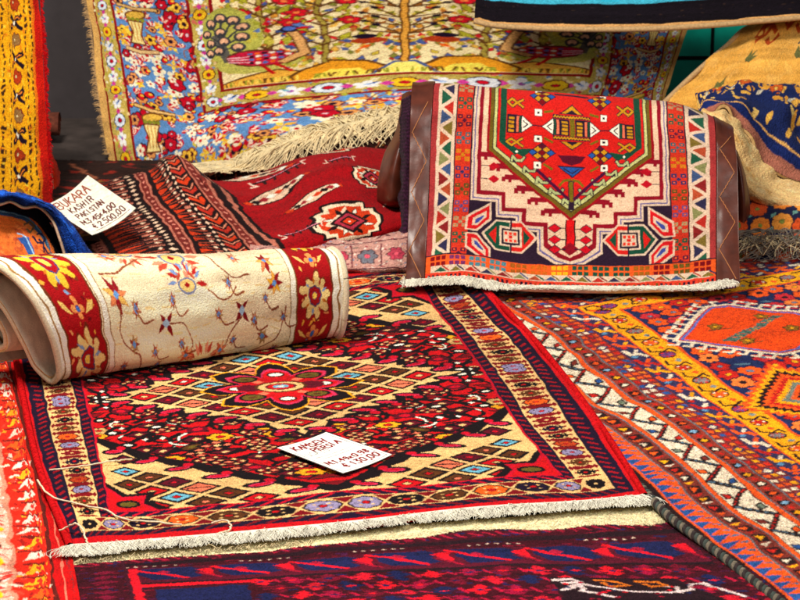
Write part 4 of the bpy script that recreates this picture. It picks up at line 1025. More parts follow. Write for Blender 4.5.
    if kind == 'chinese':
        cv = Cv(100, 70, 7, (224, 166, 74))
        for i in range(260): x = r.uniform(0, 100); y = r.uniform(0, 70); cv.ell(x, y, r.uniform(1, 6), r.uniform(1, 3), [(226, 168, 76), (228, 172, 82), (220, 162, 70), (230, 174, 86)][i % 4], r.uniform(0, 3))
        rs = (176, 70, 24)
        def scroll(x, y, s):
            cv.line([(x - 4 * s, y - 4 * s), (x - 1 * s, y - 1 * s), (x + 1 * s, y + 3 * s), (x + 4 * s, y + 5 * s)], 1.7 * s, rs); cv.line([(x - 5 * s, y + 1 * s), (x - 1 * s, y + 1.4 * s), (x + 4 * s, y - 1 * s)], 1.5 * s, rs)
            cv.ell(x - 5 * s, y - 1 * s, 2.4 * s, 2.2 * s, rs); cv.ell(x - 5 * s, y - 1 * s, 1.1 * s, 1 * s, (232, 180, 84)); cv.line([(x + 1 * s, y - 3 * s), (x + 4 * s, y - 5 * s), (x + 6 * s, y - 2 * s)], 1.4 * s, rs)
        scroll(42, 56, 1.5); scroll(62, 60, 1.3)
        cv.line([(2, 8), (14, 14), (24, 10)], 1.4, rs); cv.line([(0, 12), (14, 20), (30, 14)], 1.2, (200, 110, 40)); cv.ell(14, 13, 6, 3, (206, 120, 60)); cv.ell(14, 13, 4, 1.8, (240, 190, 110))
        for x, y, a in ((38, 40, .3), (33, 26, 1.7), (72, 40, .4)):
            for q in range(3): cv.leaf(x, y, x + 7 * math.cos(a + q * .7), y + 7 * math.sin(a + q * .7), 3, (110, 110, 60), (80, 70, 50), .2)
        for x in (80, 88): cv.ell(x, 56, 5, 6, (34, 52, 100)); cv.ell(x, 56, 3.2, 4, (232, 200, 150)); cv.ell(x, 55, 1.6, 2, (34, 52, 100))
        for q in range(8): cv.ell(76 + q * 3, 44 - (q % 2) * 3, 1.8, 1.5, [rs, (206, 200, 180), (200, 90, 50)][q % 3])
        cv.line([(70, 48), (74, 52), (80, 48)], 1.2, (90, 90, 80))
        return cv
    if kind == 'pinkgrey':
        cv = Cv(100, 50, 7, (190, 140, 128))
        for i in range(900): x = r.uniform(0, 100); y = r.uniform(0, 50); cv.leaf(x, y, x + r.uniform(-2.4, 2.4), y + r.uniform(-1.4, 1.4), 1.0, [(222, 196, 180), (120, 50, 60), (206, 170, 160), (96, 100, 90), (160, 60, 70), (130, 130, 150), (230, 210, 196)][i % 7])
        for y in (16, 34): cv.rect(0, y, 100, y + .9, (90, 40, 50))
        for i, x in enumerate(np.arange(6, 100, 13)):
            cv.flower(x, 25, 4.4, 6, (180, 60, 80) if i % 2 else (110, 110, 120), (230, 90, 110), (60, 30, 40), ow=.35); cv.line([(x + 4, 38), (x + 7, 42), (x + 10, 38)], 1.2, (80, 30, 40)); cv.rect(x + 5.6, 18, x + 6.3, 33, (100, 40, 50))
        return cv
    if kind == 'dark':
        cv = Cv(80, 40, 7, (40, 18, 12))
        for i in range(500): x = r.uniform(0, 80); y = r.uniform(0, 40); cv.leaf(x, y, x + r.uniform(-3, 3), y + r.uniform(-2, 2), 1.0, [(120, 84, 30), (110, 20, 16), (20, 12, 12), (140, 34, 20), (80, 20, 18)][i % 5])
        for x in np.arange(4, 80, 9): cv.line([(x, 2), (x + 2, 10), (x, 20), (x + 2, 30), (x, 38)], .5, (150, 84, 56)); cv.dia(x + 5, 20, 2, 3, (206, 60, 20))
        return cv
    if kind == 'blueorange':   # interior of the blue folded rug
        cv = Cv(100, 50, 7, (222, 110, 44))
        for i in range(160): x = r.uniform(0, 100); y = r.uniform(0, 36); cv.ell(x, y, r.uniform(1, 5), r.uniform(.6, 2), [(206, 96, 40), (230, 124, 60), (190, 84, 44)][i % 3], -.3)
        nb = (22, 26, 60)
        cv.poly([(0, 50), (100, 50), (100, 26), (84, 34), (60, 41), (30, 44), (0, 42)], (20, 18, 30)); 
        q = smoothline([(0, 41, 0), (30, 43.4, 0), (60, 37, 0), (88, 24, 0), (100, 16, 0)], 30)[:, :2]; cv.line(q, 4.2, (40, 78, 116)); cv.line(q + [0, 1.2], .7, (110, 150, 170)); cv.line(q - [0, 3.4], 2, (206, 120, 50))
        for x, y, s in ((58, 33, .9), (72, 29, .8), (86, 20, .7)):
            cv.line([(x - 8 * s, y + 2), (x - 3 * s, y + 6 * s), (x + 3 * s, y + 3 * s), (x + 1, y - 3 * s), (x - 4 * s, y - 1)], 2.0 * s, (96, 76, 50) if x < 60 else nb); cv.line([(x + 4, y - 5), (x + 10, y - 8), (x + 16, y - 6), (x + 18, y - 12)], 1.8, nb)
        cv.poly([(80, 20), (90, 16), (94, 8), (84, 8)], (150, 106, 40)); cv.poly([(46, 24), (58, 27), (66, 18), (60, 15), (54, 20)], (50, 90, 160)); cv.line([(46, 27), (56, 26), (66, 16)], 1.2, (170, 200, 226)); cv.poly([(88, 26), (96, 20), (98, 10), (92, 10)], (70, 40, 30))
        cv.poly([(30, 0), (90, 0), (70, 12), (40, 14)], (30, 70, 110)); cv.line([(36, 11), (80, 4)], .8, (130, 180, 210))
        return cv
    if kind == 'blue':
        cv = Cv(60, 10, 8, (20, 62, 150))
        for i in range(80): x = r.uniform(0, 60); y = r.uniform(0, 10); cv.ell(x, y, r.uniform(.6, 3), r.uniform(.3, 1.2), [(24, 76, 180), (16, 44, 120), (34, 96, 200)][i % 3])
        return cv
    if kind == 'blueedge':     # bit of rug behind the yellow one
        cv = Cv(20, 30, 10, (226, 190, 150)); cv.rect(13, 0, 20, 30, (206, 50, 20))
        for y in np.arange(2, 30, 5): cv.flower(6, y, 2.4, 6, (60, 90, 150), (214, 60, 40), (60, 30, 30), ow=.3); cv.dia(11, y + 2, 1, 1, 'rust')
        cv.rect(11.8, 0, 12.6, 30, 'dnav'); return cv
    if kind == 'cyan':
        cv = Cv(100, 24, 8, (18, 12, 20))
        for i in range(300): x = r.uniform(0, 100); y = r.uniform(0, 24); cv.rect(x, y, x + r.uniform(.3, 1), y + .4, [(36, 26, 34), (10, 8, 12), (44, 30, 26)][i % 3])
        cv.rect(0, 0, 100, 1.5, (214, 162, 100)); cv.rect(5, 9.5, 100, 24, (62, 172, 200))
        for i in range(160): x = r.uniform(5, 100); y = r.uniform(9.6, 24); cv.rect(x, y, x + r.uniform(.5, 4), y + .35, [(90, 206, 224), (40, 170, 200)][i % 2])
        return cv
    if kind == 'creamback':
        cv = Cv(60, 20, 8, (238, 196, 132))
        for i in range(200): x = r.uniform(0, 60); y = r.uniform(0, 20); cv.ell(x, y, r.uniform(.4, 2), r.uniform(.2, .8), [(244, 210, 150), (226, 176, 106), (240, 200, 140)][i % 3])
        return cv


# ---------------------------------------------------------------- handwriting
GLY = {'8': '2.5,4 1,6 2.5,8 4,6 2.5,4 .5,2 2.5,0 4.5,2 2.5,4', 'O': '2,8 0,6 0,2 2,0 4,0 5,2 5,6 4,8 2,8', 'A': '0,0 3,8 6,0|1,3 5,3', 'B': '0,0 0,8 4,8 5,6 4,4 0,4|4,4 6,2 4,0 0,0', 'E': '5,8 0,8 0,0 5,0|0,4 4,4', 'H': '0,0 0,8|5,0 5,8|0,4 5,4', 'I': '2,0 2,8',
       'K': '0,0 0,8|5,8 0,4 5,0', 'M': '0,0 0,8 3,3 6,8 6,0', 'N': '0,0 0,8 5,0 5,8', 'P': '0,0 0,8 4,8 5,6 4,4 0,4', 'R': '0,0 0,8 4,8 5,6 4,4 0,4|3,4 5,0',
       'S': '5,7 3,8 1,7 1,5 5,3 4,0 0,1', 'T': '0,8 6,8|3,8 3,0', 'U': '0,8 0,2 2,0 4,0 5,2 5,8', '0': '2,8 0,6 0,2 2,0 4,0 5,2 5,6 4,8 2,8', '1': '1,6 3,8 3,0', '2': '0,6 2,8 5,7 5,5 0,0 5,0',
       '3': '0,8 5,8 2,5 5,3 4,0 0,1', '4': '4,0 4,8 0,3 6,3', '5': '5,8 1,8 0,5 4,5 5,2 3,0 0,1', '9': '5,5 1,4 0,7 3,8 5,7 5,3 3,0', 'x': '0,1 4,5|0,5 4,1', '.': '1,0 1.6,0.6', ',': '1.5,1 .8,-1',
       '€': '5,7 3,8 1,6 1,2 3,0 5,1|-.5,5 4,5|-.5,3 4,3', ' ': ''}


def write(cv, txt, x, y, s, wd, c, slant=.15, r=None, xs=.78):
    r = r or np.random.default_rng(2)
    for ch in txt:
        for st in GLY[ch].split('|'):
            if not st: continue
            p = np.array([[float(a) for a in q.split(',')] for q in st.split()]) * s / 8
            p[:, 0] = p[:, 0] * xs + p[:, 1] * slant; p += [x, y + r.normal() * .05 * s]
            p += r.normal(0, .025 * s, p.shape); cv.line(p, wd, c)
        x += s * xs * (.42 if ch in '., ' else .95) * r.uniform(.92, 1.05)


def design_tag(n):
    cv = Cv(100, 130 if n == 2 else 105, 6, (244, 238, 220) if n == 1 else (246, 243, 236)); ink = (130, 10, 20) if n == 2 else (96, 30, 26)
    if n == 2:
        for p in ([(5, 5), (95, 5)], [(5, 125), (95, 125)], [(5, 5), (5, 125)], [(95, 5), (95, 125)]): cv.line(p, .9, (70, 50, 50))
        write(cv, 'KAMSEH', 14, 104, 14.5, 3.2, ink); write(cv, 'PERSIA', 34, 86, 13, 3.0, ink)
        write(cv, 'USATO', 12, 76, 12, 1.2, (110, 100, 90), 0)
        cv.line([(14, 66), (84, 66)], .9, (120, 90, 80)); cv.line([(14, 58), (84, 58)], .9, (120, 90, 80))
        write(cv, 'M.1.49x0.98', 9, 34, 12, 3.0, ink); write(cv, '€ 130,00', 22, 13, 14, 3.0, ink)
    else:
        write(cv, 'BUKARA', 10, 82, 17, 2.6, (150, 70, 50)); write(cv, 'KASHIR', 20, 63, 12, 2.3, ink); write(cv, 'PAKISTAN', 18, 46, 10.5, 2.2, ink)
        write(cv, 'M.3.45x4,00', 12, 28, 11, 2.3, ink); write(cv, '€ 2.500,00', 20, 11, 11.5, 2.1, ink); cv.line([(16, 6), (50, 7.5), (92, 6)], 1.1, ink)
    return cv

# ================================================================ the setting
def plainbox(name, x0, x1, y0, y1, z0, z1, mat, parent=None):
    P_ = np.array([[x0, y0, z0], [x1, y0, z0], [x1, y1, z0], [x0, y1, z0], [x0, y0, z1], [x1, y0, z1], [x1, y1, z1], [x0, y1, z1]], float)
    q = np.array([[0, 3, 2, 1], [4, 5, 6, 7], [0, 1, 5, 4], [1, 2, 6, 5], [2, 3, 7, 6], [3, 0, 4, 7]])
    return mesh_obj(name, P_, q, mat, parent, smooth=False)


M_FLOOR = mat_plain('stone_floor', (0.06, 0.045, 0.04), 0.85, 14, 0.4, 0.3)
M_WALL = mat_plain('charcoal_wall', (0.040, 0.035, 0.040), 0.8, 9, 0.18, 0.15)
n = 60
gx, gy = np.meshgrid(np.linspace(-5, 5, n), np.linspace(1.5, 8.6, n))
fl = np.stack([gx, gy, vnoise(n, n, 10, 10) * .0015 - .006], -1)
tag(mesh_obj('floor', fl, gridq(n, n), M_FLOOR), kind='structure')
tag(plainbox('wall', -5, 5, 8.2, 8.35, -.02, 2.4, M_WALL), kind='structure')

# charcoal cabinet side seen between the hanging rugs
def cabinet():
    root = empty('cabinet', (-1.0, 7.75, 0)); tag(root, 'plain charcoal panel standing in the gap between the gold and the flowered hanging rugs', 'panel')
    a = V(36, 165, 7.7); b = V(118, 0, 7.7)
    M = mat_plain('charcoal_board', (0.062, 0.052, 0.056), 0.65, 20, 0.12, 0.12)
    plainbox('board', a[0] - .15, b[0] + .2, 7.7, 7.8, a[2], .75, M, root)
    plainbox('plinth', a[0] - .14, b[0] + .19, 7.72, 7.8, -.002, a[2] - .003, mat_plain('black_board', (.008, .007, .008), .8), root)


cabinet()

# green storage drawers behind the right side
def drawers():
    a = V(655, 88, 7.75); b = V(760, -10, 7.75)
    root = empty('drawer_unit', ((a[0] + b[0]) / 2, 7.8, 0)); tag(root, 'teal green plastic drawers in a black frame behind the flowered rug', 'drawers')
    plainbox('frame', a[0], b[0] + .1, 7.75, 8.1, -.004, .9, mat_plain('black_plastic', (.01, .011, .012), .5), root)
    mg = mat_plain('teal_plastic', (0.0, .30, .22), .35, 12, .25, .1, .5)
    w_ = .15
    for i in range(4):
        for j in range(4):
            x = a[0] + .012 + i * (w_ + .012); z = .02 + j * .16
            plainbox('drawer', x, x + w_, 7.73, 7.748, z, z + .145, mg, root)


drawers()

# ================================================================ rugs lying on the floor
def floor_patch(us, rows, z):
    pts = [[G(px, py, z if np.isscalar(z) else z[i]) for px, py in r] for i, r in enumerate(rows)]
    Y = np.array([np.mean([p[1] for p in r]) for r in pts]); vs = (Y - Y[0]) / (Y[-1] - Y[0])
    return patch(us, vs, pts), vs


# --- front dark rug
fr_root = empty('rug', G(420, 590)); tag(fr_root, 'dark maroon and navy rug with a bare cream woven end in the foreground', 'rug', 'rugs spread on the ground')
fp, _ = floor_patch([0, .5, 1], [[(66, 556), (365, 529), (668, 503)], [(72, 585), (400, 566), (735, 556)], [(82, 660), (440, 648), (850, 660)]], .006)
cv = design_front()
e = cloth(fr_root, fp, cv, 760, 420, .006, 'pile', cells=(8, 12), back=(110, 30, 40), warp=.2, speck=.26, abrash=.16, v=(0, 1))
tubes('selvedge', [e('u0', 120)], .006, M_DARKB, fr_root, ns=6)
ee = []
eb = smoothline([fp(np.array([x]), np.array([.105]))[0, 0] for x in np.linspace(.01, .4, 8)], 80)
fringe(fr_root, eb + [0, 0, .003], lambda t: (rng.normal() * .3, .6, 0), .022, 90, .0010, M_CREAMF, 'warp_ends', .004, .6, .5)

# --- right tribal rug
tr_root = empty('rug', (1.0, 5.3, 0)); tag(tr_root, 'orange and blue tribal rug with hooked medallions and a corded dark edge, at the right', 'rug', 'rugs spread on the ground')
O2 = G(590, 320)[:2]; A2 = G(703, 400)[:2] - O2; A2 /= np.linalg.norm(A2); B2 = np.array([-A2[1], A2[0]])
B2 = B2 + A2 * -.13

def f_tr(u, v):
    X = (u * 136 - 36) / 100; Y = (v * 215 - 40) / 100
    XX, YY = np.meshgrid(X, Y)
    wv = .010 * np.sin(YY * 9 + 1) * np.clip(-XX * 3 + .3, 0, 1) + .002 * np.sin(YY * 21)
    P_ = O2 + A2 * YY[..., None] + B2 * (XX + wv)[..., None]
    z = .012 + .003 * np.sin(XX * 9 + YY * 5) + .004 * np.sin(YY * 7 - XX * 3)
    return np.concatenate([P_, z[..., None]], -1)


cv = design_tribal()
e = cloth(tr_root, f_tr, cv, 640, 1000, .008, 'pile', cells=(30, 16), back=(60, 30, 30), warp=.28, speck=.2, abrash=.12)
# twisted cord selvedge
E0 = e('u0', 1400, .635, 1.); t = np.linspace(0, 1, 1400); L = .785
for k, m in ((0, mat_plain('cord_dark', (.03, .02, .02), .9, 200, .4, .4)), (1, mat_plain('cord_light', (.17, .14, .10), .9, 200, .3, .4)), (2, mat_plain('cord_teal', (.05, .065, .055), .9, 200, .3, .4))):
    ph = t * L / .030 * 2 * np.pi + k * 2.094
    q = E0 + np.stack([np.cos(ph) * .005, np.zeros(1400), np.sin(ph) * .005 + .003], 1)
    tubes('cord_strand', [q], .0048, m, tr_root, ns=6)

# --- central medallion rug
mr_root = empty('rug', G(300, 420)); tag(mr_root, 'large red rug with a cream central diamond, star medallion and white front fringe', 'rug', 'rugs spread on the ground')
US = [0, .06, .17, .5, .68, .83, .94, 1]
rows = [[(70, 546), (86, 545), (118, 543), (355, 522), (480, 508), (580, 502), (622, 498), (645, 496)],
        [(40, 470), (62, 468), (104, 466), (315, 451), (434, 441), (523, 434), (572, 430), (602, 428)],
        [(22, 391), (44, 389), (86, 387), (274, 373), (386, 365), (470, 357), (520, 353), (543, 350)],
        [(5, 297), (27, 295), (65, 293), (232, 281), (335, 273), (405, 267), (437, 264), (458, 262)]]
f_mr, vs_mr = floor_patch(US, rows, .026)
cv = design_medallion()
e = cloth(mr_root, f_mr, cv, 860, 960, .010, 'pile', cells=(11, 8), back=(190, 160, 120), warp=.16, speck=.17, wob=.0032, rim='red')
for s in ('u0', 'u1'): tubes('selvedge', [e(s, 200)], .0072, M_REDB, mr_root, ns=7)
ef = e('v0', 400)
fringe(mr_root, ef + [0, 0, .0], lambda t: (.10, -1, -.12), .021, 6500, .0009, M_COTTON, floor=.010, spread=1.1, curl=1.3, clump=23, droop=.1, ns=3, lenvar=.5)
tubes('end_cord', [ef + [0, -.003, -.002]], .0065, M_COTTON, mr_root, ns=6)
loose = [smoothline([G(*p) for p in q], 30) for q in ([(50, 470, .034), (80, 466, .03), (110, 460, .034), (135, 457, .03)], [(38, 480, .03), (52, 496, .034), (85, 505, .032), (105, 509, .034), (120, 517, .03), (160, 522, .034), (185, 525, .03)],
                                                     [(60, 530, .03), (75, 524, .05), (85, 545, .03)], [(212, 523, .036), (226, 520, .04), (230, 528, .034), (218, 534, .03)])]
loose = [q + np.cumsum(rng.normal(0, .0007, q.shape), 0) * [1, 1, 0] + rng.normal(0, .0008, q.shape) * [1, 1, .6] for q in loose]
tubes('loose_yarn', loose, .0019, M_THREAD, mr_root, ns=5)

# --- pale rug at left edge
wr_root = empty('rug', G(20, 520)); tag(wr_root, 'pale rug with a red and yellow side border, lying at the far left edge', 'rug', 'rugs spread on the ground')
f_wr, _ = floor_patch([0, .38, .77, 1], [[(-170, 640), (20, 640), (60, 635), (86, 630)], [(-140, 520), (11, 520), (44, 514), (62, 508)], [(-120, 455), (3, 452), (29, 446), (44, 440)], [(-110, 360), (-16, 362), (9, 362), (23, 362)]], .012)
cvw = design_border_rug('warm')
cloth(wr_root, f_wr, cvw, 300, 560, .009, 'pile', back=(200, 60, 40), speck=.15, warp=.35, rim='red')

# --- dark floor rug behind the tag
dk_root = empty('rug', V(80, 185, 7.0)); tag(dk_root, 'nearly black rug with olive scrolls lying behind the handwritten card', 'rug', 'rugs spread on the ground')
f, _ = floor_patch([0, 1], [[(-60, 240), (760, 240)], [(-60, 160), (760, 160)]], .010)
cloth(dk_root, f, design_border_rug('dark'), 500, 160, .007, 'pile', back=(40, 20, 20))

# ================================================================ price cards
def card(root_lbl, corners, nsheet, lift, cat='price card'):
    root = empty('price_card', corners[0]); tag(root, root_lbl, cat)
    c = np.array(corners)   # bl, br, tr, tl
    def f(u, v):
        U, Vv = np.meshgrid(u, v); U = U[..., None]; Vv = Vv[..., None]
        P_ = c[0] * (1 - U) * (1 - Vv) + c[1] * U * (1 - Vv) + c[2] * U * Vv + c[3] * (1 - U) * Vv
        P_[..., 2] += lift * (np.sin(U[..., 0] * 3.1) * -.5 + U[..., 0]**3 * .9 + .2 * Vv[..., 0]**2)
        return P_
    cloth(root, f, design_tag(nsheet), 400, 280, .0012, 'card_front', M_CARD, pile=0, wob=0, back=(240, 236, 220), warp=0, speck=.015, abrash=0, backname='card_back', cells=(2, 2))


z = .034
card('small white card with red handwriting lying on the red medallion rug', [G(343, 473, z), G(392, 456, z), G(326, 434, z), G(277, 448, z)], 2, .004)

# ================================================================ ivory roll
rl_root = empty('rolled_rug', G(190, 360)); tag(rl_root, 'loosely rolled ivory rug with red flowered ends lying on the red medallion rug', 'rolled rug')
GL = G(46, 390, .03); GR = G(343, 341, .03)
ax = GR - GL; LEN = np.linalg.norm(ax); ax /= LEN; pp = np.array([ax[1], -ax[0], 0])
prof = [(-.115, .015), (-.150, .06), (-.150, .13), (-.105, .195), (-.045, .224), (.015, .215), (.052, .175), (.064, .12), (.058, .06), (.040, .018), (.018, .004), (-.002, .022), (-.010, .075), (-.022, .135), (-.048, .172), (-.082, .172), (-.108, .138), (-.108, .085), (-.086, .052), (-.058, .060), (-.046, .090), (-.058, .118), (-.076, .112)]
prof = np.array([(a, b, 0) for a, b in prof]); dl = np.r_[0, np.cumsum(np.linalg.norm(np.diff(prof, axis=0), axis=1))]; PL = dl[-1]
BASE = GL - pp * .04


def f_roll(u, v):
    q = interp(dl / PL, prof, v)[:, :2]                 # nv x 2
    sc_ = 1 - .31 * u ** 1.15
    skew = np.where(u > .9, (u - .9) * 0, 0)
    P_ = np.empty((len(v), len(u), 3))
    s = q[:, 0:1] * sc_[None]; zz = q[:, 1:2] * sc_[None] * 1.22
    bulge = 1 + .025 * np.sin(u * 7 + 1)[None] * (zz > .05)
    # slanting roll ends: the rim leans with height
    sh = ((zz - .1) * (-.36) + (s - .04) * .62) * (1 - u)[None] ** 3 + (zz - .1) * .05 * u[None] ** 4
    along = u[None] * LEN + sh
    sag = .0
    P_[:] = BASE + along[..., None] * ax + (s * bulge + .04 * (1 - sc_)[None])[..., None] * pp
    P_[..., 2] = .034 + zz * bulge
    return P_


cv = design_roll()
e = cloth(rl_root, f_roll, cv, 620, 900, .011, 'pile', cells=(30, 12), back=(252, 240, 214), ref=(.2, .38), warp=.3, speck=.09, abrash=.16, wob=.0016, pile=.0003, rim=(236, 206, 150))
for s in ('u0', 'u1'):
    q = e(s, 300); tubes('selvedge', [q], .0068, M_CREAM, rl_root, ns=7)

# ================================================================ blue folded rug at left
bf_root = empty('folded_rug', V(40, 262, 6.2)); tag(bf_root, 'blue rug folded over its orange face behind the ivory roll, at the left', 'folded rug')
inner = [(-60, 215, 6.22), (-25, 203, 6.21), (0, 204, 6.20), (10, 201, 6.2), (24, 207, 6.19), (38, 206, 6.18), (51, 217, 6.17), (60, 238, 6.16), (68, 268, 6.15), (71, 292, 6.1)]
mid = [(-60, 204, 6.19), (-25, 195, 6.18), (0, 196, 6.17), (14, 195, 6.17), (30, 200, 6.16), (46, 206, 6.15), (62, 219, 6.14), (75, 240, 6.13), (88, 268, 6.12), (95, 292, 6.08)]
outer = [(-60, 199, 6.26), (-25, 191, 6.25), (0, 192, 6.25), (18, 194, 6.25), (36, 199, 6.24), (54, 208, 6.23), (70, 222, 6.22), (84, 242, 6.21), (103, 268, 6.20), (112, 292, 6.2)]
back_ = [(x + 6, y + 16, Y + .22) for x, y, Y in outer]
k = np.linspace(0, 1, len(inner))
f = patch(k, [0, .35, .7, 1], VV([inner, mid, outer, back_]))
cloth(bf_root, f, design_border_rug('blue'), 420, 150, .008, 'pile_edge', pile=.0012, cells=(6, 20), back=(30, 50, 90), ref=(.1, .6), abrash=.3, speck=.2, wob=.003)
tubes('piping', [smoothline([V(*p) + [0, -.006, 0] for p in inner], 120)], .0038, mat_plain('tan_piping', (.62, .42, .28), .8, 200, .2), bf_root, ns=6)
lo = [[(x0, y0, 6.235) for x0, y0 in ((-60, 216), (-20, 205), (15, 206), (40, 212), (56, 235), (66, 268))],
      [(-60, 240, 6.20), (-25, 236, 6.21), (10, 236, 6.21), (30, 240, 6.20), (48, 250, 6.18), (60, 275, 6.16)],
      [(-60, 285, 6.04), (-25, 285, 6.04), (10, 285, 6.04), (30, 285, 6.05), (46, 285, 6.06), (56, 290, 6.06)]]
f = patch(np.linspace(0, 1, 6), [0, .5, 1], VV(lo))
cloth(bf_root, f, design_border_rug('blueorange'), 300, 200, .008, 'pile_face', vc=lambda v: 1 - v, back=(30, 40, 70), pile=.0009, fl=None, backname='face_backing')

# ================================================================ bokhara rug heap
bk_root = empty('folded_rug', V(250, 250, 6.3)); tag(bk_root, 'crumpled crimson rug with octagon motifs and dark striped end behind the ivory roll', 'folded rug')
UB = [0, .12, .28, .46, .5, .68, .84, 1]
R = [[(70, 214, 6.95), (96, 196, 6.98), (135, 188, 7.0), (186, 188, 7.02), (204, 200, 7.02), (290, 180, 7.02), (345, 172, 7.02), (406, 168, 7.02)],
     [(78, 208, 6.7), (104, 186, 6.72), (146, 170, 6.76), (188, 164, 6.78), (206, 178, 6.76), (296, 157, 6.8), (345, 151, 6.8), (404, 148, 6.8)],
     [(88, 232, 6.5), (118, 212, 6.5), (160, 200, 6.5), (210, 188, 6.5), (234, 196, 6.49), (318, 172, 6.5), (362, 172, 6.52), (408, 172, 6.54)],
     [(98, 256, 6.25), (136, 242, 6.25), (186, 232, 6.25), (246, 228, 6.25), (262, 227, 6.24), (334, 205, 6.28), (378, 200, 6.32), (412, 198, 6.36)],
     [(108, 280, 6.04), (150, 272, 6.04), (206, 268, 6.04), (270, 262, 6.04), (290, 256, 6.04), (346, 241, 6.12), (388, 233, 6.16), (416, 226, 6.2)],
     [(110, 288, 6.06), (152, 284, 6.06), (208, 282, 6.06), (272, 276, 6.07), (292, 268, 6.07), (348, 252, 6.15), (390, 244, 6.19), (418, 238, 6.23)]]
for r_ in R:
    r_[0] = (r_[0][0] - 34, r_[0][1] + 4, r_[0][2]); r_[1] = (r_[1][0] - 10, r_[1][1] + 1, r_[1][2])
f0 = patch(UB, [0, .2, .42, .68, .93, 1], VV(R))


def f_bk(u, v):
    P_ = f0(u, v); U, W_ = np.meshgrid(u, v)
    fold = .012 * np.exp(-((W_ - .33 - .15 * U) / .05) ** 2) * (U > .45) + .010 * np.sin(U * 15 + W_ * 6) * np.exp(-((W_ - .5) / .35) ** 2)
    P_[..., 2] += fold; return P_


cv = design_bokhara()
cloth(bk_root, f_bk, cv, 700, 460, .007, 'pile', cells=(12, 16), vc=lambda v: 1 - v, back=(120, 20, 20), ref=(.3, .95), warp=.25, speck=.16, wob=.003)

# pink-grey folded rug under the heap, edge facing us
pg_root = empty('folded_rug', V(350, 275, 6.1)); tag(pg_root, 'faded pink and grey rug folded flat underneath the crimson heap', 'folded rug')
Rr = [[(250, 300, 6.12), (300, 290, 6.14), (350, 285, 6.15), (400, 280, 6.16), (440, 276, 6.17)],
      [(250, 283, 6.02), (300, 278, 6.02), (350, 277, 6.02), (404, 275, 6.03), (440, 274, 6.04)],
      [(250, 262, 6.03), (300, 256, 6.03), (350, 257, 6.03), (404, 254, 6.04), (440, 252, 6.05)],
      [(250, 246, 6.09), (300, 243, 6.10), (350, 240, 6.10), (404, 235, 6.11), (440, 232, 6.12)],
      [(250, 236, 6.3), (300, 234, 6.3), (350, 231, 6.3), (404, 227, 6.3), (440, 225, 6.3)]]
cloth(pg_root, patch(np.linspace(0, 1, 5), [0, .2, .5, .75, 1], VV(Rr)), design_border_rug('pinkgrey'), 300, 170, .008, 'pile', back=(150, 120, 110), cells=(5, 10), wob=.004, fl=None)

# rug with long cream fringe behind the heap
cf_root = empty('folded_rug', V(320, 170, 6.95)); tag(cf_root, 'dark rug with a long shaggy cream fringe tucked under the flowered rug', 'folded rug')
Rr = [[(205, 205, 6.86), (260, 190, 6.86), (330, 175, 6.88), (412, 165, 6.9)], [(208, 186, 6.9), (262, 160, 6.92), (330, 140, 6.94), (412, 122, 6.96)], [(205, 176, 7.0), (262, 150, 7.02), (330, 124, 7.04), (412, 108, 7.06)], [(205, 190, 7.3), (262, 165, 7.3), (330, 140, 7.3), (412, 130, 7.3)]]
fcf = patch([0, .33, .66, 1], [0, .4, .65, 1], VV(Rr))
cloth(cf_root, fcf, design_border_rug('dark'), 300, 160, .008, 'pile', back=(80, 30, 20), ref=(.05, .6))
ed = fcf(np.linspace(0.02, .98, 200), np.array([.6]))[0]
fringe(cf_root, ed + [0, -.012, .012], lambda t: (-.25 + .5 * rng.normal() * .5, -.65, -.55), .100, 620, .0026, M_CREAMF, spread=.85, curl=.9, clump=7, droop=.15, seg=8, floor=.05, lenvar=.5)
fringe(cf_root, ed + [0, -.006, .014], lambda t: (.5 + .5 * rng.normal() * .5, -.6, .1), .06, 260, .0028, M_CREAMF, 'fringe_tuft', spread=.8, curl=1.0, clump=5, droop=.3, seg=8, floor=.05)

ed3 = fcf(np.linspace(0.02, .98, 200), np.array([.5]))[0]
fringe(cf_root, ed3 + [0, -.02, .016], lambda t: (-.3 + .6 * rng.normal() * .5, -.6, -.5), .085, 420, .0026, M_CREAMF, 'fringe_under', spread=.9, curl=1.0, clump=9, droop=.15, seg=8, floor=.05, lenvar=.5)
# card on the heap
c1 = [V(51, 203, 6.38), V(92, 235, 6.22), V(135, 212, 6.26), V(88, 181, 6.42)]
c1 = [V(92, 235, 6.13), V(136, 212, 6.20), V(88, 180, 6.46), V(46, 206, 6.34)]
card('large cream card with red handwriting resting between the blue rug and the striped rug end', c1, 1, .012)

